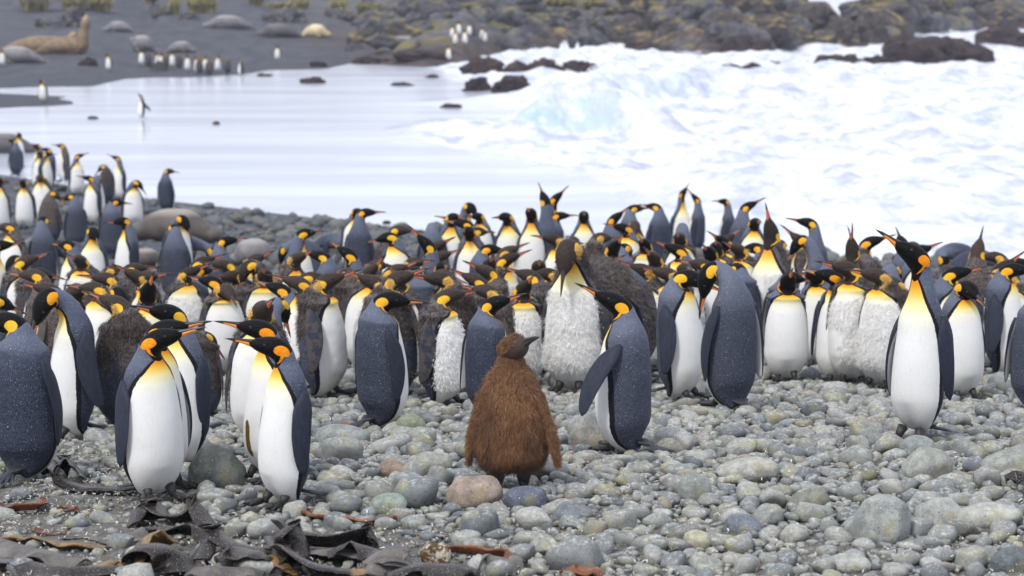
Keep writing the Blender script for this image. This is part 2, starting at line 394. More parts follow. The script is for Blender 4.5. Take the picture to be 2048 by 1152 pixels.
belly = k.mix(k.ss(k.noise(k.coord('Object', (1, 1, .10)), 150, 3, .6), .52, .72, 0, .16), belly, (.42, .41, .38))
belly = k.mix(k.ss(k.math('ADD', k.attr('stain'), k.math('MULTIPLY', n1, .5)), .42, .62), belly, (.13, .085, .012))
col = k.mix(k.ss(k.math('ADD', fb, k.math('MULTIPLY', n1, .45)), -.06, .06), col, belly)
hd = k.mix(cG, (.005, .005, .005), k.mix(k.noise(co, 60, 4, .8), (.018, .013, .011), (.085, .062, .050)))
col = k.mix(k.ss(k.math('ADD', fh, k.math('MULTIPLY', n1, .05)), -.03, .03), col, hd)
ear = k.mix(cR, (.80, .48, .03), (.86, .27, .008))
ear = k.mix(k.ss(k.noise(co, 55, 3), .5, .8, 0, .5), ear, (.86, .60, .12))
col = k.mix(k.ss(k.math('ADD', fe, k.math('MULTIPLY', n1, .15)), -.05, .05), col, ear)
k.color(col)
k.rough(k.mix(k.ss(fb, -.1, .1), (.5, .5, .5), (.8, .8, .8))); k.set(Specular_IOR_Level=.08)
k.bump(k.math('MULTIPLY', k.math('ADD', fe_sc, k.noise(co, 30, 4, .7)), k.ss(fb, .1, -.1, .2, 1)), .5, .006)
M_PLUME = k.m

k = NT('flipper_feathers', .5); cR, cG, cB = ear_material_mix(k)
co = k.coord('Object'); side = k.attr('side'); ed = k.attr('edge')
dk = k.mix(k.noise(k.coord('Object', (1, 1, .2)), 90, 4, .7), (.010, .012, .020), (.050, .058, .085))
dk = k.mix(k.math('MULTIPLY', cG, k.ss(k.noise(co, 14, 4, .7), .42, .55)), dk, k.mix(k.noise(co, 90, 3, .8), (.03, .024, .02), (.15, .125, .11)))
inn = k.mix(k.noise(co, 16), (.70, .69, .68), (.55, .53, .54))
k.color(k.mix(k.math('MULTIPLY', k.ss(side, .05, .35), k.ss(ed, .82, .70)), dk, inn)); k.bump(k.noise(k.coord('Object', (1, 1, .25)), 160, 3), .4, .004); k.set(Specular_IOR_Level=.10)
M_FLIP = k.m
k = NT('bill_horn', .28); k.color(k.mix(k.noise(k.coord(), 60), (.010, .009, .010), (.035, .032, .034))); M_BILL = k.m
k = NT('bill_plate', .3); cR, cG, cB = ear_material_mix(k)
pl = k.mix(cR, (.60, .14, .06), (.88, .29, .03)); t = k.attr('t')
k.color(k.mix(k.ss(t, .66, .74), pl, (.015, .013, .014))); M_PLATE = k.m
k = NT('foot_skin', .45); k.color(k.mix(k.noise(k.coord(), 70, 4), (.008, .008, .009), (.035, .032, .030))); k.bump(k.voro(k.coord(), 160), .6, .004); M_FOOT = k.m
k = NT('tail_feathers', .6); k.color(k.mix(k.noise(k.coord('Object', (.3, 1, 1)), 120), (.010, .011, .015), (.06, .065, .08))); M_TAIL = k.m
k = NT('eye', .1); k.color((.02, .012, .008)); M_EYE = k.m
def soft_normal(k, use=True):
    # hairs take the light of the coat they form
    at_ = k.n('ShaderNodeAttribute', attribute_name='nn'); vt = k.n('ShaderNodeVectorTransform', vector_type='NORMAL', convert_from='OBJECT', convert_to='WORLD')
    nz = k.n('ShaderNodeVectorMath', operation='NORMALIZE'); k.t.links.new(at_.outputs['Vector'], vt.inputs[0]); k.t.links.new(vt.outputs[0], nz.inputs[0]); 
    if use: k.t.links.new(nz.outputs[0], k.b.inputs['Normal'])
    k.set(Specular_IOR_Level=.1)
    tr = k.n('ShaderNodeBsdfTranslucent'); ms = k.n('ShaderNodeMixShader'); ms.inputs[0].default_value = .42; out = k.t.nodes['Material Output']
    src = k.b.inputs['Base Color'].links[0].from_socket; k.t.links.new(src, tr.inputs[0]); ms.inputs[0].default_value = .42 if use else .5
    k.t.links.new(k.b.outputs[0], ms.inputs[1]); k.t.links.new(tr.outputs[0], ms.inputs[2]); k.t.links.new(ms.outputs[0], out.inputs[0])
k = NT('brown_moult', .85); k.color(k.ramp(RND_ISL(k), [(0, (.06, .048, .042)), (.5, (.15, .122, .108)), (.9, (.26, .22, .195)), (1, (.36, .32, .29))])); soft_normal(k, False); M_BDOWN = k.m
k = NT('white_moult', .85); k.color(k.ramp(RND_ISL(k), [(0, (.86, .85, .82)), (.3, (.92, .91, .90)), (1, (.94, .94, .93))])); soft_normal(k, False); M_WDOWN = k.m
k = NT('yellow_moult', .85); k.color(k.ramp(RND_ISL(k), [(0, (.78, .48, .05)), (.6, (.84, .64, .25)), (1, (.86, .80, .60))])); soft_normal(k, False); M_YDOWN = k.m

VS = np.array([0, .04, .11, .23, .35, .46, .56, .62, .68, .74, .79, .85, .92, 1.0])
LN = np.array([.050, .075, .115, .12, .11, .10, .050, .044, .040, .044, .052, .054, .046])
RW = np.array([.035, .090, .142, .158, .155, .145, .128, .110, .084, .066, .0600, .0570, .040, .011])
RF = np.array([.020, .074, .124, .150, .148, .134, .112, .090, .070, .056, .0480, .0440, .033, .010])
RB = np.array([.020, .064, .104, .122, .122, .114, .104, .092, .076, .062, .0590, .0520, .034, .010])
G_N = np.array([0, .03, .08, .22, .6, .92, 1, 1]); G_B = np.array([.08, .26, .5, .75, .92, 1, 1, 1])
YW = np.array([0, 0, 0, 0, 0, 0, 0, .18, .42, .72, .92, 1, 1, 1.0])
LODS = {3: (110, 64), 2: (70, 40), 1: (44, 28), 0: (26, 16)}

def spine(yaw=0, pitch=8, neck=1.0, lean=0, fat=1.0, bow=0.0, body=None, slim=0.0, base=None, legs=0.0):
    """angles of the back bone from the vent to the base of the bill; x forward, y left, z up"""
    a = np.zeros(14); a[:6] = np.array([34, 56, 84, 92, 94, 93]) + lean * np.array([.3, .6, 1, 1, 1, 1])
    if body is not None: a[:6] = body
    a0 = base if base is not None else 90 + lean * .6
    g = G_N * (1 - bow) + G_B * bow
    a[6:] = a0 + (pitch - a0) * g
    ln = LN.copy(); ln[6:9] *= neck
    nk = neck ** -.40
    w, f, b = RW * fat, RF * fat, RB * fat
    if slim: s_ = 1 - slim * np.clip(1 - np.abs(VS - .45) / .45, 0, 1); w = w * s_; f = f * s_; b = b * s_
    sc = np.interp(VS, [.56, .62, .68, .74, .79], [1, nk, nk, 1 + (nk - 1) * .4, 1]); w = w * sc; f = f * sc; b = b * sc
    w[10:] = RW[10:]; f[10:] = RF[10:]; b[10:] = RB[10:]
    vf = np.linspace(0, 1, 401); af = hermite(vf, VS, a); yf = hermite(vf, VS, YW * yaw)
    dens = hermite(vf, VS[:-1] + np.diff(VS) / 2, LN * 0 + ln / np.diff(VS))
    A = np.radians(af); Y = np.radians(yf)
    T = np.stack([np.cos(A) * np.cos(Y), np.cos(A) * np.sin(Y), np.sin(A)], -1)
    Fr = np.stack([np.sin(A) * np.cos(Y), np.sin(A) * np.sin(Y), -np.cos(A)], -1)
    Sd = np.stack([-np.sin(Y), np.cos(Y), 0 * Y], -1)
    C = np.cumsum(T * (dens / 400)[:, None], 0); C = C - C[0] + np.array([-.125, 0, .016 + legs])
    return dict(v=vf, C=C, T=T, Fr=Fr, Sd=Sd, w=hermite(vf, VS, w), f=hermite(vf, VS, f), b=hermite(vf, VS, b))

def body_mesh(sp, lod, molt):
    n, m = LODS[lod]
    s = np.linspace(0, 1, n); v = np.where(s < .5, s * 1.04, .52 + (s - .5) * .96)
    g = lambda q: np.stack([np.interp(v, sp['v'], q[:, i]) for i in range(3)], -1) if q.ndim == 2 else np.interp(v, sp['v'], q)
    C, Fr, Sd = g(sp['C']), g(sp['Fr']), g(sp['Sd']); f, b, w = g(sp['f']), g(sp['b']), g(sp['w'])
    V, F, th, ri = loft(C, Fr, Sd, f, b, w, m)
    th = np.degrees(np.minimum(th, 2 * np.pi - th)); vv = v[ri]
    core = V[:-2]
    # breast bulge, groove between the thighs, dents
    cen = C[ri]; rel = core - cen
    gr = 1 - .30 * np.exp(-(th / 24) ** 2) * np.clip((.15 - vv) / .10, 0, 1)
    if molt: gr = gr * (1 + .05 * (fbm(core * 16, 70, 2) - .5))
    gr = gr * (1 + .05 * (fbm(core * 7 + molt * 3, 71, 2) - .5))
    core = cen + rel * gr[:, None]
    V = np.concatenate([core, V[-2:]])
    th = np.concatenate([th, [0, 0]]); vv = np.concatenate([vv, [0, 1]])
    A = np.interp(vv, [0, .04, .10, .2, .36, .46, .52, .57, .62, .67, .70, .72], [60, 74, 80, 82, 78, 70, 62, 50, 40, 32, 24, 8])
    fb = (A - th) / 11.0; fb = np.where(vv > .73, -2, fb)
    vh = np.interp(th, [0, 30, 60, 100, 140, 180], [.692, .705, .742, .765, .762, .770]); fh = (vv - vh) / .05
    e1 = 1 - np.sqrt(((vv - (.793 - .0004 * (th - 105))) / .034) ** 2 + ((th - 104) / 30) ** 2)
    e2 = 1 - np.sqrt(((vv - (.730 + .00064 * (th - 20))) / (.005 + .00013 * np.clip(th - 35, 0, 90))) ** 2 + ((th - 62) / 46) ** 2)
    fe = np.maximum(e1, e2 * .8)
    return V, F, dict(pv=vv, fb=np.clip(fb, -3, 3), fh=np.clip(fh, -2, 2), fe=np.clip(fe, -1, 1), ft=th / 180)

def strands(V0, nrm, tan, L, wd, seed, droop=.8, clump=1.1, out=.42, cs=38, rnd=.22):
    """short bent hairs that lie down the body in clumps"""
    r = np.random.default_rng(seed); n = len(V0)
    cl = np.stack([vnoise(V0 * cs, 3), vnoise(V0 * cs, 5), vnoise(V0 * cs, 6)], -1) - .5
    d = nrm * out - tan * droop + cl * clump + r.normal(0, rnd, (n, 3)); d /= np.linalg.norm(d, axis=1)[:, None]
    sd = np.cross(d, nrm) + r.normal(0, .4, (n, 3)); sd /= np.linalg.norm(sd, axis=1)[:, None] + 1e-9
    L = (L * r.uniform(.6, 1.3, n))[:, None]; kk = r.normal(0, .25, (n, 3)) * L
    a, b = V0 + sd * wd, V0 - sd * wd; m_ = V0 + d * L * .55 + nrm * .003
    m1, m2 = m_ + sd * wd * .7, m_ - sd * wd * .7; tip = V0 + d * L - tan * L * .25 + kk
    P = np.stack([a, b, m1, m2, tip], 1).reshape(-1, 3); o = np.arange(n)[:, None] * 5
    F4 = (o + np.array([[0, 1, 3, 2]])).astype(np.int32); F3 = (o + np.array([[2, 3, 4]])).astype(np.int32)
    return P, [F4, F3], np.tile([0, 0, .5, .5, 1.], n)
def down(name, root, V, A, mask, count, size, wd, mat, seed, out=.42, clump=1.3, cs=50):
    idx = np.nonzero(mask)[0]
    if len(idx) < 6: return
    r = np.random.default_rng(seed); i = r.choice(idx, count)
    nrm = V[i] - A['cen'][i]; nrm /= np.linalg.norm(nrm, axis=1)[:, None] + 1e-9
    P0 = V[i] + r.normal(0, .007, (count, 3)) - nrm * .002
    P, F, tip = strands(P0, nrm, A['tan'][i], np.full(count, size), wd, seed, .75, clump, out, cs)
    nn = np.repeat(nrm * .7, 5, 0) + np.repeat(np.stack([vnoise(P0 * 60, 7), vnoise(P0 * 60, 8), vnoise(P0 * 60, 9)], -1) - .5, 5, 0) * .55
    stuff(obj(name, mesh(name, P, F, mat, smooth=False, attrs={'tip': tip, 'nn': nn}), root))

# shared small parts ------------------------------------------------
def flipper_me(sgn, lod):
    t = np.linspace(0, 1, 18 if lod else 8)
    ch = hermite(t, [0, .12, .3, .5, .7, .86, .96, 1], [.012, .036, .052, .052, .045, .034, .020, .005])
    tk = hermite(t, [0, .15, .4, .8, 1], [.014, .020, .012, .007, .002])
    C = np.stack([-.010 + .035 * np.sin(t * 2.2) - .035 * t ** 2, sgn * (.012 + .014 * np.sin(t * 3.0) - .030 * t ** 2.2), -.405 * t], -1)
    Fr = np.tile([1., 0, 0], (len(t), 1)); Sd = np.tile([0., -1, 0], (len(t), 1))      # axis runs down
    V, F, th, ri = loft(C, Fr, Sd, ch, ch, tk, 20 if lod else 10)
    side = np.concatenate([np.sin(th) * (1 if sgn > 0 else -1), [0, 0]]); ed = np.concatenate([np.abs(np.cos(th)), [1, 1]])
    return mesh('flipper', V, F, M_FLIP, attrs=dict(side=side, edge=ed))
FLIP = {(s, l): flipper_me(s, l) for s in (1, -1) for l in (0, 1)}
def bill_part(lower):
    t = np.linspace(0, 1, 14); L = .150 if not lower else .140
    if not lower:
        w = hermite(t, [0, .2, .5, .8, 1], [.0185, .0130, .0080, .0052, .0014]); up = hermite(t, [0, .2, .5, .8, 1], [.0200, .0125, .0078, .0056, .0014]); dn = up * .35
        zc = .005 - .016 * t ** 2 + .008 * t
    else:
        w = hermite(t, [0, .2, .5, .8, 1], [.0178, .0130, .0078, .0048, .0012]); up = hermite(t, [0, .2, .5, .8, 1], [.006, .006, .004, .003, .001]); dn = hermite(t, [0, .15, .5, .8, 1], [.0205, .0170, .0092, .005, .001])
        t_ = t * L / .15; zc = .005 - .016 * t_ ** 2 + .008 * t_ - .0065 * (1 - t) - .0016
    C = np.stack([L * t - .008, 0 * t, zc], -1)
    V, F, th, ri = loft(C, np.tile([0., 0, -1], (14, 1)), np.tile([0., 1, 0], (14, 1)), dn, up, w, 12)
    return mesh('lower_bill' if lower else 'upper_bill', V, F, M_PLATE if lower else M_BILL, attrs={'t': np.concatenate([t[ri], [0, 1]])})
BILL_U, BILL_L = bill_part(False), bill_part(True)
def foot_me():
    parts = []
    for a, L in ((-24, .088), (0, .105), (24, .088)):
        d = np.array([math.cos(R(a)), math.sin(R(a)), 0]); t = np.linspace(0, 1, 9)
        pts = np.array([.004, 0, .018]) + d[None] * (t * L)[:, None]; pts[:, 2] += -.004 * t + .006 * np.sin(t * 9) ** 2
        parts.append(tube(pts, hermite(t, [0, .6, .85, 1], [.014, .011, .008, .001]), 8, 1.0))
    parts.append(tube([(-.025, 0, .012), (-.012, 0, .018), (-.018, 0, .034), (-.040, 0, .062)], [.010, .019, .020, .026], 10, 1.0, up=(1, 0, 0)))
    w = np.array([[0, 0, .02], [.066, -.030, .012], [.082, 0, .015], [.066, .030, .012], [0, 0, .005], [.066, -.030, .003], [.082, 0, .003], [.066, .030, .003]])
    parts.append((w, np.array([[0, 1, 2], [0, 2, 3], [4, 6, 5], [4, 7, 6], [0, 4, 5], [0, 5, 1], [3, 7, 4], [3, 4, 0], [1, 5, 6], [1, 6, 2], [2, 6, 7], [2, 7, 3]], np.int32)))
    V, F = join(parts); return mesh('foot', V, F, M_FOOT)
FOOT = foot_me()
def tail_me():
    parts = []
    for i in range(11):
        a = (i - 5) * 8; d = np.array([-math.cos(R(a)), math.sin(R(a)), 0]); L = .205 - .007 * abs(i - 5); t = np.linspace(0, 1, 5)
        pts = np.array([0, -.008 * (i - 5), -.006 * (i % 2)]) + d[None] * (t * L)[:, None]; pts[:, 2] += -.26 * t * L
        parts.append(tube(pts, hermite(t, [0, .6, 1], [.020, .013, .002]), 6, .3))
    V, F = join(parts); return mesh('tail', V, F, M_TAIL)
TAIL = tail_me()
EYE = mesh('eye', ICO[2][0] * .0070, ICO[2][1], M_EYE)

def frame_at(sp, v):
    i = int(round(v * 400)); return sp['C'][i], sp['T'][i], sp['Fr'][i], sp['Sd'][i]

def make_penguin(L, phi, pos_fn, kind='a', lod=2, pose=None, label='', group='king penguins of the colony', fl=(0, 0), open_=0, scale=1.0, feet=True, seed=0, lf=None, rf=None, stain=False):
    """kind: a adult, m brown moult, w brown and white moult, g worn brown plumage. pos_fn(local_top, local_head) -> root location"""
    pose = pose or {}
    r = random.Random(seed)
    sp = spine(**pose); molt = {'a': 0, 'g': 0, 'm': 1, 'w': 1}[kind]
    V, F, A = body_mesh(sp, lod, molt)
    if stain: A['stain'] = np.exp(-((V[:, 1] + .012 + .10 * (V[:, 2] - .22)) / .022) ** 4) * np.clip((V[:, 2] - .10) / .05, 0, 1) * np.clip((.34 - V[:, 2]) / .05, 0, 1) * (V[:, 0] > 0)
    root = bpy.data.objects.new('king_penguin', None); COL.objects.link(root); root.empty_display_size = .2
    zt = V[:, 2].max(); hd = V[A['pv'] > .78].mean(0)
    loc, scale = pos_fn(zt, hd, scale)
    root.location = loc; root.rotation_euler = (0, 0, R(phi - 90)); root.scale = (scale,) * 3
    tag(root, label, 'penguin', group)
    orange = {'a': r.uniform(.1, .65), 'g': .35, 'm': .1, 'w': .12}[kind]
    G = {'a': 0, 'g': 1.0, 'm': r.uniform(.7, 1), 'w': r.uniform(.5, .9)}[kind]; B = r.uniform(0, .22)
    col = (orange, G, B, 1)
    b = obj('body', mesh('body', V, F, M_PLUME, attrs=A), root); b.color = col
    # bill
    C, T, Fr, Sd = frame_at(sp, .955)
    mt = Matrix((T, Sd, -Fr)).transposed().to_4x4(); mt.translation = Vector(C)
    u = obj('upper_bill', BILL_U, root, mat=mt @ Matrix.Rotation(-R(open_ * .5), 4, 'Y')); l = obj('lower_bill', BILL_L, root, mat=mt @ Matrix.Rotation(R(open_ * .5), 4, 'Y'))
    u.color = l.color = col
    if lod >= 2:
        C, T, Fr, Sd = frame_at(sp, .885)
        for s in (1, -1):
            e = obj('eye', EYE, root, loc=Vector(C - Fr * .010 + Sd * s * (.0475)))
    # flippers
    i = 208; C, T, Fr, Sd = sp['C'][i], sp['T'][i], sp['Fr'][i], sp['Sd'][i]
    lean = math.degrees(math.atan2(T[0], T[2])); lean = max(-15, min(15, lean)) + .15 * (lean - max(-15, min(15, lean))); fat = pose.get('fat', 1.0)
    for s, ov_ in ((1, lf), (-1, rf)):
        swing, spread = (ov_ if ov_ else (r.uniform(-4, 8), r.uniform(0, 5)))
        p = C + Sd * s * (.112 * fat) - Fr * .014 + T * .035
        mr = Matrix.Rotation(R(lean * .8 - swing), 4, 'Y') if False else Matrix.Identity(4)
        mr = Matrix.Rotation(R(lean - swing), 4, 'Y') @ Matrix.Rotation(R(s * (7 + 9 * (fat - .9) + spread)), 4, 'X') @ Matrix.Rotation(R(-s * 10), 4, 'Z')
        mr.translation = Vector(p)
        q = obj('flipper', FLIP[(s, 1 if lod else 0)], root, mat=mr); q.color = col
    if feet and lod >= 1:
        fz = sp['C'][0]
        for s in (1, -1):
            obj('foot', FOOT, root, mat=Matrix.Translation((.012 + r.uniform(-.01, .03), s * .060, .0)) @ Matrix.Rotation(R(s * 10), 4, 'Z'))
    C, T, Fr, Sd = frame_at(sp, .0)
    tl = obj('tail', TAIL, root, mat=Matrix.Translation(Vector(C * [1, 1, 0] - Fr * 0 + np.array([-.015, 0, .062]))) @ Matrix.Rotation(R(0), 4, 'Y'))
    # moulting down
    if molt and lod >= 1:
        g = lambda q: np.stack([np.interp(A['pv'], sp['v'], q[:, i]) for i in range(3)], -1)
        A['cen'] = g(sp['C']); A['tan'] = g(sp['T'])
        cnt = {1: 900, 2: 2300, 3: 9000}[lod]; sz = {1: .026, 2: .023, 3: .020}[lod]; wd = {1: .004, 2: .0026, 3: .0014}[lod]
        pn = fbm(V * 7, seed, 3); pv_, th = A['pv'], A['ft'] * 180
        top = r.uniform(.30, .55)
        mb = (th > 62 + 20 * (pv_ < .6)) & (pv_ > top) & (pv_ < .745) & (pn > .34) & (A['fb'] < -.6)
        mb2 = (th > 95) & (pv_ > .14) & (pv_ <= top) & (pn > .54)
        down('brown_down', root, V, A, mb | mb2, cnt, sz, wd, M_BDOWN, seed)
        if r.random() < .7: down('yellow_down', root, V, A, (A['fe'] > .15) & (pn > .45), cnt // 8, sz * .6, wd, M_YDOWN, seed + 3)
        if kind == 'w': down('white_down', root, V, A, (A['fb'] > -.3) & (pv_ > .12) & (pv_ < .55) & (pn > .40), int(cnt * 1.0), sz * .95, wd * 1.0, M_WDOWN, seed + 9, .55, 1.9, 80)
    return root, sp

def placer(hx, yt, phi, fy=None, depth=None):
    """stand the bird on the ground so that the top of it meets the line of sight (hx, yt); fy gives the feet line when they show"""
    ca, sa = math.cos(R(phi - 90)), math.sin(R(phi - 90))
    def f(zt, hd, sc):
        def root_for(Y, s):
            lo = np.array([hd[0] * ca - hd[1] * sa, hd[0] * sa + hd[1] * ca]) * s
            u = (hx - 1024) / FP; X = 0.0
            for _ in range(2):
                z = float(ground(X, Y)); dep = (Y + lo[1]) * CP - (z + zt * s - CAMZ) * SP; X = u * dep - lo[0]
            z = max(float(ground(X, Y)), 0.0)
            return X, Y, z, lo
        def top_px(Y, s):
            X, _, z, lo = root_for(Y, s); return project((X + lo[0], Y + lo[1], z + zt * s))[1]
        if fy is not None:
            q = at(hx, fy); Y = q[1]; s = 1.0
            for _ in range(8):
                a = top_px(Y, s); X, _, z, lo = root_for(Y, s); ppm = FP / Y; s += (a - yt) / ppm / zt * .9
            X, Y, z, lo = root_for(Y, s); return (X, Y, z + .028), s
        a, b = 8.0, 62.0
        if hx > 900: b = 38.0
        for _ in range(18):
            mdl = (a + b) / 2
            if top_px(mdl, sc) > yt: a = mdl
            else: b = mdl
        X, Y, z, lo = root_for((a + b) / 2, sc); return (X, Y, z + .01), sc
    return f
# ------------------------------------------------------------------ the birds: hx, top y, body facing, head facing, bill pitch, neck, kind, extras | label
# facing: 0 towards the camera, 90 right, -90 left, 180 away
FRONT = '''
-6 634 158 -92 2 .75 a fy=966 fat=1.02 seed=1 | navy-backed penguin seen from behind at the left edge, tufts of down round its neck
80 586 -66 -50 -66 1.5 a fy=888 fat=.88 bow=.42 lf=-8,4 seed=2 | smooth slate-backed penguin tucking its bill down along its own back, beside the left edge
220 598 -164 -108 18 .72 m fy=862 fat=1.12 seed=3 | chocolate-brown moulting penguin with scruffy back, chin up, behind the front left pair
350 650 40 86 12 .9 a fy=985 fat=.92 seed=5 | penguin whose head shows just above its partner's in the front left pair facing right
338 668 38 84 16 .92 a fy=1008 fat=.94 seed=4 orange=1 | nearest penguin of the front left pair, white belly turned to us, bill pointing right
500 650 -48 -86 12 1.0 a fy=972 fat=.9 seed=6 orange=1 | penguin with a brown stain down its white belly, behind its partner facing left
527 685 -48 -84 12 .98 a fy=1024 fat=.86 slim=.04 seed=7 orange=1 lf=6,2 | slim penguin nearest the centre-left stones, white belly left, splayed black tail right
1214 592 -116 -92 27 .95 a fy=910 fat=1.02 lean=-3 seed=9 lf=24,22 rf=0,4 orange=.5 | striding penguin swinging one long flipper forward, right of the brown chick
1812 490 -42 -76 34 1.5 a fy=893 fat=.82 slim=.05 legs=.032 seed=10 orange=1 lf=-6,0 | tall alert penguin with stretched neck and gleaming white front on the right-hand stones
797 592 128 84 -3 .72 a fy=858 fat=1.0 seed=11 rf=4,2 | plump slate-backed penguin with speckled crown looking right, left of the brown chick
1002 600 132 72 20 .8 a fy=842 fat=1.02 seed=12 rf=0,4 | slate-backed penguin with raised bill standing right behind the brown chick
1412 530 -150 -88 -80 1.4 a fy=822 fat=.90 bow=.32 seed=13 lf=4,6 | dark-backed penguin bowing its head to preen its chest, brown fluff at its ankles
1395 548 62 70 -20 .8 a fy=806 seed=14 rf=6,8 | penguin half hidden behind the preening dark-backed one, flipper against white flank
1578 552 -2 4 32 .55 a fy=768 fat=1.0 seed=15 lf=10,-16 rf=10,-16 | squat penguin facing the camera dead on, both flippers folded over its white belly
1682 530 -14 -78 16 .65 w fy=772 fat=1.05 seed=16 | penguin with curdled white moulting belly and pale grey bill tip, left one of two touching
1740 543 -34 -80 12 .7 w fy=780 fat=1.02 seed=17 | penguin with yellowish fluff falling from its chest, pressed against a taller moulting neighbour
1924 540 38 84 14 .8 a fy=765 fat=1.06 seed=18 rf=-4,4 lf=0,5 | broad penguin with a rolled grey collar behind the tall alert one, bill pointing right
2040 533 64 80 0 .8 a fy=757 fat=1.0 seed=19 rf=2,12 | blue-backed penguin cut by the right edge, white flank showing under its flipper
2104 575 150 120 0 .8 a fy=824 fat=1.0 seed=20 | dark wing and back of a penguin sliced off by the right edge
1130 488 -20 -18 -66 1.65 w fy=792 fat=1.02 bow=.3 seed=21 lf=2,4 | cream-woolly moulting penguin with black head bowed onto its chest
1322 541 -22 -84 14 .6 w fy=748 fat=1.0 seed=23 lf=0,8 | shaggy white-bellied moulting penguin left of the dark-backed preener, pale bill to the left
1540 440 -34 -50 74 1.35 w fy=705 fat=1.06 seed=24 | tall moulting penguin pointing its bill to the sky, yellow ring round its throat
668 553 82 92 20 .6 m fy=800 fat=1.08 seed=26 rf=6,14 | moulting penguin with ragged brown flipper over a white flank, left of the speckle-crowned one
735 556 -124 -84 24 .7 w fy=792 fat=1.1 seed=27 | moulting penguin with a cream pompom on its cheek and white fleece down one side
868 550 -160 -80 6 .6 m fy=784 fat=1.05 seed=28 | brown downy penguin with a white lower flank, behind the speckle-crowned slate one
808 549 170 78 22 .6 m fy=800 fat=1.04 seed=29 | penguin with a fuzzy shawl above a smooth navy back, bill raised to the right
424 668 176 130 -50 .55 m fy=840 fat=1.05 bow=.4 seed=30 | brown ragged penguin seen between the two front pairs
'''
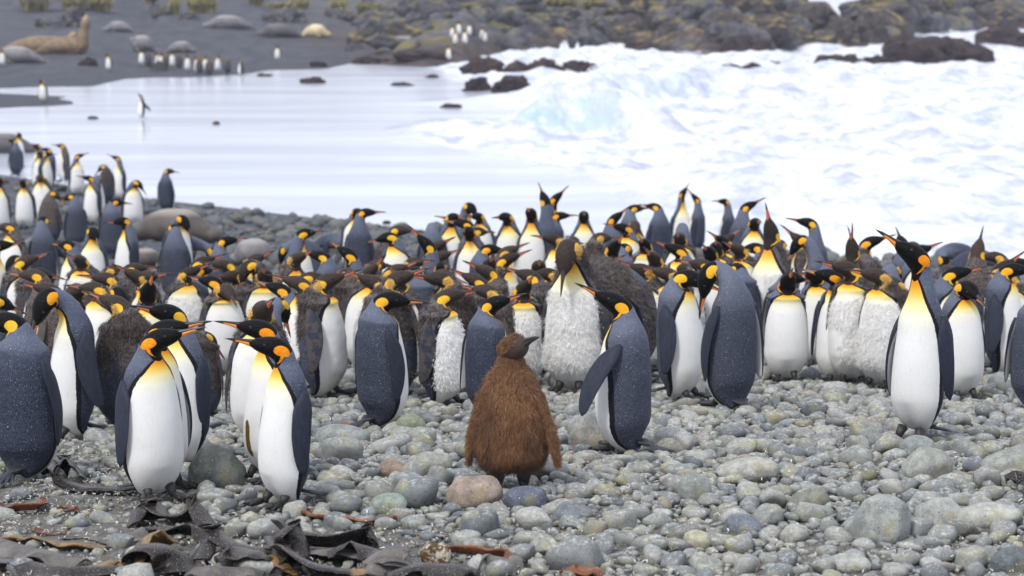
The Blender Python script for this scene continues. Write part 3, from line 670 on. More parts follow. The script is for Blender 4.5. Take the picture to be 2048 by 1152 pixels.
CROWD = '''
40 266 30 20 -38 1.2 a | black-headed penguin preening in front of the dark seal at the far left
22 279 -150 -88 5 1 a | grey-backed penguin with a red bill, among the farthest of the left cluster
70 289 -30 -70 5 .9 a | small penguin just right of the red-billed one, yellow cheek towards the water
78 304 0 -20 -10 .9 a | white-fronted penguin hemmed in behind two darker backs, far left
90 296 -60 -80 22 .95 a | penguin lifting its bill to the left, back rank of the left cluster
99 305 62 88 5 1 a | navy penguin facing right with an orange cheek, back rank of the left cluster
118 288 -72 -110 10 1.05 g | brown-backed penguin with a plain dark head at the rim of the left cluster
162 308 30 88 8 1.05 a | white-chested penguin looking right over the pale wash
200 330 -140 -110 -48 .8 m | brown moulting penguin ducking its head beside the pale wash
229 312 -42 -84 20 1.15 a | slim penguin with greyish front looking left at the edge of the wash
197 350 125 150 -60 .8 a | round grey back with hidden head, beside the slim penguin at the wash
172 352 -32 -80 8 1.05 a | upright white-fronted penguin facing left in the middle of the left cluster
42 361 -10 -30 8 1 a | tall white-bellied penguin facing us, second from the left edge
77 350 2 10 -12 .75 m | pale penguin with a fuzzy brown face, next to the tall white-bellied one
3 357 10 70 8 1 a | penguin with a red bill cut by the left edge
115 382 150 130 -46 .7 g | almost black penguin hunched between white bellies on the left
135 388 -150 -110 -15 .85 a | blue-grey back with an orange cheek beside the black hunched one
281 361 20 60 -56 .9 a | penguin preening its flank just behind the big sleeping seal
240 398 172 150 -5 .85 a | grey back standing against the head end of the sleeping seal
343 338 148 92 4 1 a | lone grey penguin looking right at the waterline behind the sleeping seal
90 433 -160 170 0 .8 a | blue-grey back with two orange cheek spots, left cluster
236 436 -62 -88 6 .9 a | big penguin with red bill facing left in front of the sleeping seal
5 447 -30 -60 0 .8 g | dull brown-backed penguin at the left edge below the white bellies
10 482 60 86 10 .85 a | penguin with orange bill stripe pointing right from the left edge
20 513 0 -10 -72 .9 a | yellow-throated penguin folding its head straight down, left edge
96 484 -95 -60 -80 1.0 a body=95,85,75,62,45,25 | white-bellied penguin doubled over sideways in the left crowd
127 482 -62 -88 4 .8 a | grey penguin with a pinkish bill beside the doubled-over one
190 457 8 24 -42 .9 a | penguin with bent head showing one round orange cheek, right of centre in the left cluster
62 512 40 70 24 .6 m | scruffy dark penguin with its bill up to the right, left crowd
155 512 0 -30 26 .6 m | scruffy brown face above a golden chest, left crowd
90 537 100 120 -8 .55 m | small fuzzy head with yellow cheek behind the long-billed brown one
55 540 -122 -88 10 .8 g | dark brown penguin holding a very long bill to the left
84 568 -130 -84 22 .7 g | black-headed brown penguin whose bill almost reaches the left edge
200 547 -92 -88 6 .55 m | moulting head with a frayed yellow cheek and level bill, left crowd
240 531 150 100 0 .5 m | greyish downy crown half hidden behind the frayed-cheek bird
262 539 -20 -74 24 .6 m | dark tousled head edged in yellow with a raised red bill
278 527 160 140 -5 .5 m | brown downy bump of a head below the tall preening grey back
302 544 60 86 6 .55 m | brown head pointing right at the foot of the tall preening grey back
298 562 0 0 46 .7 a | penguin facing us with its bill up, showing an orange throat between two yellow edges
176 566 -30 -60 0 .55 m | penguin with a spiky yellowish crest of down, left crowd
243 578 60 40 -60 .8 a | smooth grey nape curving down to a yellow cheek, left crowd
320 612 -28 -84 10 .85 a | black head with long bill to the left, just above the front left pair
10 590 150 120 -20 .8 a | grey shoulders at the left edge above the navy-backed penguin
142 571 -40 -20 -20 .55 m | little fuzzy face between two brown backs on the left
345 448 168 -150 -32 .85 a | tall slate back with head turned in to preen, standing above the heads on the left
372 432 28 30 -60 1 a | white-fronted penguin right behind the tall preening slate back
420 474 70 85 -96 1.1 a body=80,85,80,66,46,24 | penguin bent double, white back of the belly up, near the seal
462 474 150 110 0 .8 a | black head with yellow stripe against the pale sleeping seal
415 514 40 80 24 .55 m | small moulting head with red bill up to the right near the bent-double bird
437 521 -80 -84 16 .55 m | brown moulting head with a long orange bill to the left, below the bent-double bird
388 535 10 70 16 .6 w | penguin with snow-white curly chest and brown face turned right
410 531 170 150 0 .6 a | smooth black back of a head with a yellow rim, next to the curly-chested one
413 553 -24 -82 12 .7 a | clean black-headed penguin with pale yellow bib looking left, left of centre
487 522 -24 -62 -66 1.35 w bow=.3 | long-necked moulting penguin with fuzzy grey mane preening its breast
517 509 20 60 26 .55 m | dark little head with a red mark on the bill behind the fuzzy-maned one
529 539 0 30 20 .55 m | brown head and cream chest immediately right of the fuzzy mane
455 544 -88 -86 2 .5 m | penguin with a pale pink-striped bill poking left behind the fuzzy mane
458 572 20 60 -20 .5 m | fluffy grey head with yellow fringe in front of the fuzzy mane
618 458 62 92 -2 1.0 a | steel-blue penguin looking right across the wash, left of centre
563 478 -115 -100 -80 1 a body=84,88,82,68,48,26 | steel-blue penguin curled over itself beside the one looking right
602 506 8 62 32 .8 w | chocolate-headed penguin with blazing orange throat and white woolly chest
583 554 -30 -80 24 .6 g | brown-headed penguin with thin raised bill, below the orange-throated one
548 567 -70 -86 12 .6 a | dark head peeping left past the brown-headed one
530 604 4 10 22 .65 m | face-on moulting head with two red bill marks above a golden bib
566 594 122 150 -62 .95 a bow=.4 | slate-backed penguin with head bowed and two yellow cheek patches, behind the stained pair
632 503 -120 -86 8 .7 a | round yellow cheek peeking out right of the chocolate-headed bird
718 418 4 12 6 .9 a | small white-fronted penguin side by side with a grey back at the water
740 418 152 110 0 .95 a | grey-backed penguin side by side with a small white-fronted one at the water
702 472 55 60 -50 1.0 a body=70,66,60,52,40,20 | penguin leaning right with a big white and yellow belly, head low
765 466 8 -62 -14 .85 a | black-headed penguin looking down to the left over a lemon bib
688 494 -14 -82 24 .85 a | penguin with raised pink bill and lemon chest, left of centre
808 452 160 110 -8 .85 m | grey penguin with a tuft of brown down on its back, beside a stretched black head
846 470 -138 -112 48 1.5 a | penguin stretching its neck and long bill up to the left, grey back
866 445 -172 170 -70 .9 a | round grey hump of a back near the water, head hidden
900 432 -80 -84 18 .8 a | dark head with an orange bill pointing left over the water
911 428 0 10 10 .9 a | small round dark head above a cluster of bills near the water
920 440 -110 -86 10 .9 a | black head with a bright orange cheek, centre back rank
882 482 -60 80 20 .55 m | brown downy shoulders left of the white-fronted pair, centre
888 504 30 84 24 .6 m | dark head with bill up to the right below the round grey hump
745 527 0 40 46 .7 m | dark moulting penguin throwing its red-marked bill straight up
690 536 150 -120 0 .5 m | hooded fuzzy crown above the pompom-cheeked penguin
636 545 30 86 -6 .5 m | low dark head with a long red bill to the right, left of centre
762 520 150 130 -10 .5 m | fluffy yellow puff behind the bird throwing up its bill
793 543 0 0 42 .55 m | narrow brown face with two bills' worth of orange pointing up
828 533 178 178 -8 .6 a | smooth black back of a head with twin yellow crescents
800 530 60 88 14 .5 m | dark head with a grey bill slanting right above the twin crescents
888 526 -10 30 10 .55 a | round black head with a red spot below the stretched neck
899 541 60 88 -12 .5 m | dark head with a red bill sloping down right, in mid crowd
836 517 10 30 10 .5 m | tiny orange-throated head tucked under the stretched neck
910 580 70 86 14 .5 m | brown head with a fat red bill next to the yellow-cheeked brown bird
946 407 70 20 -42 1.1 a | tall penguin bending its orange-cheeked head over its shoulder at the water
950 427 0 -10 0 .8 a | dark grey face below the bending orange-cheeked one
1005 427 2 -60 8 .9 a | white-bodied penguin glancing left at the water, yellow throat
1060 418 -8 -40 10 1 a | white-fronted penguin immediately left of the sky-pointing grey back
1087 383 168 -160 58 1.35 a | tall grey-backed penguin pointing its bill skyward near the water
1117 384 32 70 46 1.35 a | yellow-throated penguin pointing its bill up right beside the sky-pointing grey back
1128 425 120 100 0 .9 a | grey flank squeezed behind the two sky-pointing penguins
1168 424 2 -24 8 .9 a | white-fronted penguin standing by itself against the wash, centre
933 455 0 6 18 .85 a | grey-collared penguin facing us under the back rank, centre
963 455 150 120 4 .7 m | hunched dark brown back with a gold cheek, centre
990 490 110 92 4 .65 a | blue-black penguin with a yellow cheek facing right, centre
1024 493 60 84 24 .55 m | dark head with raised bill, upper of two parallel bills at centre
1025 508 50 84 24 .6 m | brown head with a yellow cheek, lower of two parallel bills at centre
1098 470 -10 -80 14 .6 w | pale fleecy-chested penguin with a dark downy head, left of the black bowed head
980 517 0 -20 36 .55 m | moulting head with an orange bill aimed up beneath the yellow-cheeked pair
963 531 -120 -84 26 .65 g | dark brown penguin with a large orange cheek and bill up to the left
940 548 -100 -86 18 .55 m | dark head with greyish bill to the left just behind the orange-cheeked brown one
962 571 -80 -84 20 .6 m | black-brown head with long red-striped bill to the left, above the brown chick
1048 540 -60 -82 20 .5 m | dark head with orange bill rising left, right of centre crowd
1052 560 0 20 30 .5 m | face-on head with a double red bill mark next to the cream-woolly bird
1078 523 10 30 30 .5 m | small dark face with upright bills, centre
1084 538 -40 -84 8 .5 m | flat dark head with pale bill just left of the black bowed head
1150 476 60 30 -50 1.0 m | brown nape with a gold stripe curling behind the black bowed head
1150 530 120 140 0 .5 m | brown downy head beside the arching moulting back
1236 424 140 86 34 .9 a | dark-headed penguin with raised bill at the back right of centre
1210 466 150 150 -12 .9 m fat=1.1 | broad ragged brown back with a gold cheek at the rim of the water
1238 448 16 -60 20 .8 a | little white belly and red bill behind the ragged brown back
1277 410 150 120 0 .95 a | grey-backed penguin with yellow cheek in a close trio right of centre
1302 407 -150 -84 14 .95 a | navy-backed penguin with thin bill to the left in a close trio right of centre
1270 444 28 10 -40 .9 g | brown preening penguin at the foot of the close trio
1232 480 6 60 34 .75 a | dark head with bill up to the right above a lemon chest, right of centre
1255 487 120 150 -30 .6 a | bent grey neck with gold cheek behind the lemon chest
1287 479 0 2 20 .6 a | round black head facing us with a lemon bib, right of centre
1304 504 0 -2 24 .5 m | brown cap-like head facing us below the lemon bib
1343 489 -6 -76 14 .65 a | black head to the left over a pale yellow fleecy chest
1358 467 4 -30 26 .65 m | brown moulting face above an orange and white chest, right of centre
1362 446 150 170 -40 .95 a bow=.4 | slender grey nape bent forward with both cheeks showing, against the surf
1369 361 22 80 58 1.5 a | white-fronted bird of the tall courting couple, bill skyward
1388 360 -118 -96 50 1.45 a | grey-backed bird of the tall courting couple
1443 370 -112 -90 6 1.3 a | tall grey-backed penguin pointing a thin bill left over the surf
1440 472 -6 -50 24 .6 a | black head with yellow rim and raised bill, under the tall thin-billed one
1458 468 60 84 36 .5 m | bill and crown slanting up right behind the yellow-rimmed head
1416 494 0 4 26 .55 a | jet black face pointing its bill at us, right of centre
1432 484 0 -10 28 .55 m | brown face just above the jet black one
1470 489 -4 -30 14 .6 w | brown fluffy-headed penguin with cream chest beside the sky-pointing moulter
1276 529 -30 -80 30 .6 m | dark tufted penguin with a bill sticking up left over the arching back
1305 534 160 140 0 .5 a | flat dark nape with a yellow flash behind the shaggy white-bellied one
1372 530 20 10 8 .55 m | round black head with yellow side next to the dark preener
1394 519 -20 -78 14 .6 m | brown ruffled head with orange bill above the dark preener
1216 520 60 86 26 .6 g | dark bird with a red bill rising right over the arching back
1468 526 178 178 -6 .6 a | smooth black back of a head with yellow crescents behind the dark preener
1503 404 142 88 20 1.05 a | bulky grey-backed penguin with bill up to the right against the surf
1513 438 -6 -10 16 .8 a | small penguin tucked in front of the bulky grey-backed one
1607 437 -132 -90 16 1.25 a | tall grey-backed penguin looking left over the surf, right of the sky-pointing moulter
1592 466 -110 -84 40 .7 m | dark head with an upright bill between two tall grey necks
1590 472 -118 -84 -58 1.5 a bow=.25 | tall grey-necked penguin bowing a black head with a big gold cheek
1562 480 120 130 -10 .6 m | ruffled brown shoulder behind the bowing grey neck
1704 474 4 -20 78 1.1 m open=34 | calling penguin with its bill wide open to the sky
1752 474 22 86 12 .95 a | cream-fronted penguin facing right just left of the tall alert one
1730 497 -150 140 -20 .6 m | brown fuzzy shoulders beside the calling penguin
1620 541 0 -40 16 .65 a | black-headed yellow-bibbed penguin right of the squat one
1648 540 -4 -74 12 .6 a | penguin with orange collar half hidden by the curdled-belly moulter
1500 487 160 -120 0 .6 a | dark head with yellow back rim behind the sky-pointing moulter
1668 522 170 150 -40 .5 a | low dark hump of a back behind the left touching moulter
1802 472 170 -150 36 .8 a | penguin seen from behind with bill up, between two birds on the right
1830 484 90 120 0 .6 m | small brown downy head beside the bird looking up right
1850 492 24 86 30 .8 a | black head with long pink bill up to the right above a lemon chest
1890 490 -80 70 -90 1.05 a body=96,84,72,58,40,20 | snow-white penguin bent over with dark head tucked in, far right
1958 478 178 178 60 .85 g fat=1.12 | wide brown back with bill straight up, far right
2008 500 80 100 -80 .9 a body=80,78,70,56,38,20 | curved white and yellow body by the surf at the far right
2014 519 20 60 34 .55 m | rumpled dark head with bill up between the right-hand backs
2004 545 0 -70 10 .6 m | penguin with tousled head and orange bill near the right edge
1860 540 160 -130 -70 .75 m bow=.5 | brown hunched preener between the tall alert bird and the broad one
1892 533 100 -80 0 .5 m | fuzzy brown head with a small orange bill behind the broad penguin
1776 556 -20 -60 8 .55 m | low dark head squeezed under the tall alert bird's bill
1792 528 170 150 -60 .8 a | smooth grey curved neck behind the tall alert bird
1946 566 20 40 -20 .8 a | yellow throat and white front peeping out right of the broad penguin
2044 518 140 120 0 .7 a | last head before the right edge with a yellow cheek
1595 545 150 120 -10 .55 a | shadowed grey back behind the squat penguin
1980 505 -150 -90 0 .6 m | brown head half hidden by the wide brown back
'''
FAR = '''
3 100 10 0 10 1 a | white speck of a penguin at the very left below the brown seals
213 109 -30 -60 8 1 a | penguin standing apart left of the far group
283 100 0 10 8 1 a | leftmost white belly of the far group on the sand
297 104 170 180 0 .8 m | brown bird second in the far group
312 106 -20 -60 5 .9 a | white-and-dark penguin of the far group before the small seal
324 107 20 60 5 .9 a | far group penguin leaning on its white neighbour
336 108 150 120 0 .9 g | dark-backed bird of the far group, left half
345 104 10 20 10 1 a | yellow-throated white penguin tallest in the far group
360 106 170 150 0 .9 m | brown bird between white ones in the far group
373 111 0 -20 5 .9 a | bright white belly in the middle of the far group
390 114 -20 -60 5 .9 a | white penguin right of the middle of the far group
402 115 160 140 0 .9 g | dark narrow back in the right half of the far group
412 113 10 30 5 .9 a | slim penguin with a dark wing in the right half of the far group
421 118 175 150 0 .8 m | brown squat bird in the right half of the far group
438 112 20 50 -10 1 a | white arched breast near the right end of the far group
451 116 -160 -120 0 .9 g | dark bird closing the far group on the right
478 119 -90 -100 5 1 g | brown penguin with its feet in the wash, right of the far group
555 92 -6 10 8 1 a | white penguin alone on the dark sand between seal and water
80 162 -20 -60 10 1 a | pale penguin walking on the sand spit in the shallows
280 190 -60 -80 40 1.3 a lf=-38,30 rf=-38,30 lean=4 | dark penguin wading with flippers thrown back, alone in the shallows
895 92 -20 -40 5 1 a | penguin alone beside the brown shore rock
905 52 0 10 5 1 a | left bird of the little group on the rocky shore
918 44 -10 0 5 1 a | highest bird of the little group on the rocky shore
912 62 20 40 5 1 a | front left bird of the little rocky-shore group
928 60 -20 -30 5 1 a | white front in the middle of the little rocky-shore group
940 47 10 30 5 1 a | white bird beside the dark one on the rocky shore
950 50 175 160 0 1 g | dark bird of the little rocky-shore group
963 55 -10 -30 5 1 a | right bird of the little rocky-shore group
972 60 30 60 5 1 a | rightmost small bird of the rocky-shore group
'''
def parse(txt, lod_fn, group, dflt_far=False, fl_jit=False):
    for ln in txt.strip().splitlines():
        left, label = ln.split(' | '); t = left.split(); hx, yt, phi, phh, pit, nk = map(float, t[:6]); kind = t[6]
        ex = dict(q.split('=') for q in t[7:])
        pose = dict(yaw=(phh - phi + 180) % 360 - 180, pitch=pit, neck=nk, fat=float(ex.get('fat', 1.0 if kind in 'a' else 1.06)), bow=float(ex.get('bow', .35 if pit < -50 else 0)),
                    lean=float(ex.get('lean', 0)), legs=float(ex.get('legs', 0)), slim=float(ex.get('slim', .03 if nk > 1.2 else 0)))
        if fl_jit:
            j = random.Random(int(hx * 13 + yt)); q_ = j.uniform(-34, 34); pose['yaw'] += q_; pose['pitch'] += j.uniform(-9, 9) * (abs(pit) < 40); pose['neck'] *= j.uniform(1.0, 1.45); pose['fat'] *= j.uniform(.94, 1.03)
            if kind == 'm' and j.random() < .5: kind = 'w'
        pose['yaw'] = max(-115, min(115, pose['yaw']))
        if 'body' in ex: pose['body'] = [float(q) for q in ex['body'].split(',')]; pose['base'] = pose['body'][-1] - 18
        fy = float(ex['fy']) if 'fy' in ex else None
        sd_ = int(ex.get('seed', int(hx * 7 + yt)))
        fl = {q: tuple(float(w) for w in ex[q].split(',')) for q in ('lf', 'rf') if q in ex}
        if dflt_far:
            ph = 30 * (yt > 140) * 0 + FP * .86 / 1; base_fy = None
            d0 = at(hx, yt + 30)[1]; fy = yt + FP * .86 / d0
            fy = yt + FP * .86 / at(hx, fy)[1]
        root, sp = make_penguin(None, phi, placer(hx, yt, phi, fy), kind, lod_fn(fy), pose, label, group, open_=float(ex.get('open', 0)), scale=1.07 + .03 * math.sin(sd_ * 12.9), seed=sd_, stain='stain' in label, **fl)
        if 'orange' in ex:
            for c in root.children:
                if c.type == 'MESH': c.color = (float(ex['orange']), c.color[1], c.color[2], 1)
        yield root, hx, yt, fy
PENG = []
for q in parse(FRONT, lambda f: 3, 'king penguins of the colony'): PENG.append(q)
for q in parse(CROWD, lambda f: 2, 'king penguins of the colony', fl_jit=True): PENG.append(q)
for q in parse(FAR, lambda f: 0, 'distant penguins on the far shore', True): PENG.append(q)

# the arching moulting bird behind the striding one
root, sp = make_penguin(None, -72, placer(1150, 527, -72, 772), 'm', 3, dict(yaw=4, pitch=-112, neck=1.25, fat=1.12, bow=.9, body=[84, 96, 98, 92, 72, 34], base=12), 'moulting penguin arching its whole furry back over, orange cheek hanging behind the striding bird',
    'king penguins of the colony', seed=77, lf=(4, 2), rf=(4, 2))
PENG.append((root, 1150, 527, 772))

# ------------------------------------------------------------------ the brown chick
k = NT('chick_skin', .9); k.color(k.mix(k.noise(k.coord(), 24, 4), (.08, .036, .014), (.16, .075, .03))); M_CSKIN = k.m
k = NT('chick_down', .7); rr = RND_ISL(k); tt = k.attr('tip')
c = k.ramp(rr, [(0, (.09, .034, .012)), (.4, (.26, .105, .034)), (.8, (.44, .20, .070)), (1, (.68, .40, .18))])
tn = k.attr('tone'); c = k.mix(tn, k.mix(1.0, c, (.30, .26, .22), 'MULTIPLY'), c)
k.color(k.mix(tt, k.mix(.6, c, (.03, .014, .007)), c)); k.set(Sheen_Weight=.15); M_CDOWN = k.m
k = NT('chick_face', .8); k.color(k.mix(k.noise(k.coord(), 90, 3), (.022, .014, .011), (.075, .042, .026))); M_CFACE = k.m
def chick():
    vs = np.array([0, .05, .14, .30, .46, .58, .68, .76, .82, .87, .91, .95, 1]); z = np.array([.100, .110, .165, .25, .36, .44, .50, .545, .58, .61, .635, .66, .68])
    w = np.array([.055, .112, .148, .161, .154, .140, .121, .100, .074, .060, .054, .045, .02]); f = w * np.array([.8, .85, .95, 1, 1, .98, .95, .95, .95, 1, 1, 1, 1]); b = w * np.array([.9, 1, 1, .95, .92, .9, .92, .95, 1, 1.05, 1.1, 1.1, 1])
    v = np.linspace(0, 1, 90); C = np.stack([hermite(v, vs, [-.03, -.03, -.01, .0, -.005, -.01, -.012, -.012, -.008, 0, .006, .01, .012]), 0 * v, hermite(v, vs, z)], -1)
    yaw = R(60) * np.clip((v - .70) / .16, 0, 1)
    Fr = np.stack([np.cos(yaw), np.sin(yaw), 0 * v], -1); Sd = np.stack([-np.sin(yaw), np.cos(yaw), 0 * v], -1)
    ww, ff, bb = hermite(v, vs, w), hermite(v, vs, f), hermite(v, vs, b)
    V, F, th, ri = loft(C, Fr, Sd, ff, bb, ww, 64)
    groove = 1 - .30 * np.exp(-(np.degrees(np.minimum(th, 2 * np.pi - th)) / 18) ** 2) * np.clip((.16 - v[ri]) / .12, 0, 1)
    V[:-2] = C[ri] + (V[:-2] - C[ri]) * groove[:, None]
    return V, F, C, v, ri, th
V, F, C, v, ri, th = chick()
q = at(1030, 985); zt = .742; Yc = q[1]; sc = (985 - 662) / (FP / Yc) / zt * 1.0
croot = bpy.data.objects.new('penguin_chick', None); COL.objects.link(croot)
croot.location = (q[0] - .02, Yc, q[2] + .012); croot.rotation_euler = (0, 0, R(-4 - 90)); croot.scale = (sc * 1.0,) * 3
tag(croot, 'fluffy brown penguin chick standing alone on the pebbles in front of the colony', 'penguin chick')
cb = obj('body', mesh('chick_body', V, F, M_CSKIN), croot)
cen = C[ri]; nrm = V[:-2] - cen; nrm[:, 2] += .02; nrm /= np.linalg.norm(nrm, axis=1)[:, None] + 1e-9
tan = np.gradient(C, axis=0); tan /= np.linalg.norm(tan, axis=1)[:, None]; tan = tan[ri]
r_ = np.random.default_rng(5)
ar = np.repeat(np.interp(v, np.linspace(0, 1, 90), np.linalg.norm(V[:-2].reshape(90, 64, 3) - C[:, None], axis=2).mean(1)), 64); pr = ar * (v[ri] < .905) ; pr = pr / pr.sum()
i = r_.choice(len(ar), 115000, p=pr); P0 = V[i] + r_.normal(0, .004, (len(i), 3)) * np.array([1, 1, 1.4])
Lk = np.interp(v[ri[i]], [0, .1, .6, .78, .84, .9], [.020, .028, .028, .021, .012, .006])
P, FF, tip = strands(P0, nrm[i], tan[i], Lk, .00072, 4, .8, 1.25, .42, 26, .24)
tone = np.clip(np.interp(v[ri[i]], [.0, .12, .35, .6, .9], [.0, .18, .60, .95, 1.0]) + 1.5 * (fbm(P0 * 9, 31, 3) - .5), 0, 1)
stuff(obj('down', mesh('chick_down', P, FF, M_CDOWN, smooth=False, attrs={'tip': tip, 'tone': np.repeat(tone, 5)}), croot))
yw = R(60); hd = Vector(C[-12]); hf = Vector((math.cos(yw), math.sin(yw), 0)); hs = Vector((-math.sin(yw), math.cos(yw), 0))
fv, ff_ = ICO[4]; fv = fv * np.array([.076, .062, .060]) * (1 + .04 * (fbm(fv * 3, 2) - .5))[:, None]
mt = Matrix((hf, hs, Vector((0, 0, 1)))).transposed().to_4x4(); mt = Matrix.Translation(Vector((C[0][0], 0, 0)) * 0 + Vector((.012, 0, .678)) + hf * .018) @ mt @ Matrix.Rotation(R(-26), 4, 'Y')
obj('face', mesh('chick_face', fv, ff_, M_CFACE), croot, mat=mt)
i = np.nonzero((fv[:, 2] > -.012 + .5 * np.maximum(fv[:, 0], 0)) & (fv[:, 0] < .052) | (fv[:, 0] < -.035))[0]; i = r_.choice(i, 5200); nf = fv[i] / np.linalg.norm(fv[i], axis=1)[:, None]
P, FF, tip = strands(fv[i] + r_.normal(0, .002, (len(i), 3)), nf, np.tile([.9, 0, .3], (len(i), 1)), np.full(len(i), .0105), .0009, 8, .5)
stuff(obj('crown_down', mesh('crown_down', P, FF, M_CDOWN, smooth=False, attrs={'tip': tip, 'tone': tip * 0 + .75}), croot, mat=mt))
bm_ = mt.copy() @ Matrix.Translation((.058, 0, -.002)) @ Matrix.Diagonal((.70, 1.25, 1.35, 1))
obj('upper_bill', BILL_U, croot, mat=bm_)
k = NT('chick_lower_bill', .4); k.color((.022, .019, .018)); lb = BILL_L.copy(); lb.materials.clear(); lb.materials.append(k.m); obj('lower_bill', lb, croot, mat=bm_)
for s in (1, -1): obj('eye', EYE, croot, mat=mt @ Matrix.Translation((.022, s * .0505, .014)) @ Matrix.Scale(1.2, 4))
for s in (1, -1):
    t = np.linspace(0, 1, 22); ch = hermite(t, [0, .15, .4, .7, .9, 1], [.024, .038, .042, .038, .026, .006]); tk = hermite(t, [0, .2, .7, 1], [.030, .022, .016, .004])
    Cc = np.stack([.0 * t, s * (.012 * np.sin(t * 3)), -.335 * t], -1); n = len(t)
    Vf, Ff, thf, rf_ = loft(Cc, np.tile([1., 0, 0], (n, 1)), np.tile([0., -1, 0], (n, 1)), ch, ch, tk, 20)
    mr = Matrix.Rotation(R(-3 if s > 0 else 4), 4, 'Y') @ Matrix.Rotation(R(s * (17 if s > 0 else 13)), 4, 'X'); mr.translation = Vector((.03, s * .120, .46))
    fo_ = obj('flipper', mesh('chick_flipper', Vf, Ff, M_CSKIN), croot, mat=mr)
    nf = Vf[:-2] - Cc[rf_]; nf /= np.linalg.norm(nf, axis=1)[:, None] + 1e-9; i = r_.integers(0, len(nf), 14000)
    P, FF, tip = strands(Vf[i] + r_.normal(0, .003, (len(i), 3)), nf[i], np.tile([0, 0, 1.], (len(i), 1)), np.full(len(i), .020), .0007, 12 + s, .8, .8, .4, 30, .3)
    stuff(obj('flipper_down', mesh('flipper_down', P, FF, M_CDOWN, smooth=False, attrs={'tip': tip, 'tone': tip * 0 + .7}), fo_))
    lv, lf_ = tube([(.03, s * .062, .03), (.020, s * .064, .07), (.005, s * .066, .15)], [.020, .030, .055], 14, 1.0, up=(1, 0, 0)); obj('leg', mesh('chick_leg', lv, lf_, M_FOOT), croot)
    obj('foot', FOOT, croot, mat=Matrix.Translation((.05, s * .066, 0)) @ Matrix.Rotation(R(s * 14), 4, 'Z') @ Matrix.Scale(1.15, 4))
# ------------------------------------------------------------------ pebbles: real stones, every one its own shape
def stone_shapes(level, n, seed, lump=.30):
    out = []; V0, F0 = ICO[level]
    for i in range(n):
        r = np.random.default_rng(seed + i); V = V0.copy()
        e = r.uniform(.75, 1.0); V = np.sign(V) * np.abs(V) ** e
        V = V / np.linalg.norm(V, axis=1)[:, None] ** .6
        V = V * (1 + lump * (fbm(V * 1.1 + i * 5.3, seed + i, 2) - .5) * 2)[:, None]
        if r.random() < .6:
            for _ in range(3):                                  # chipped flat faces
                d = r.normal(0, 1, 3); d /= np.linalg.norm(d); q = V @ d; lim = r.uniform(.55, .8)
                V = V - np.where(q > lim, (q - lim) * .85, 0)[:, None] * d
        V = V * np.array([1, r.uniform(.62, .95), r.uniform(.42, .72)]); out.append((V, F0))
    return out
SH3 = stone_shapes(3, 26, 100); SH2 = stone_shapes(2, 30, 300); SH1 = stone_shapes(1, 12, 500, .3)
M_PEB = pebble_material('pebble_stone', RND_OBJ); M_PEBI = pebble_material('pebbles_stone', RND_ISL); M_DARK = pebble_material('wet_dark_stone', RND_ISL, .45)
feet_xy = np.array([(p[0].location.x, p[0].location.y) for p in PENG] + [(croot.location.x, croot.location.y)])
feet_xy = feet_xy[feet_xy[:, 1] < 26]

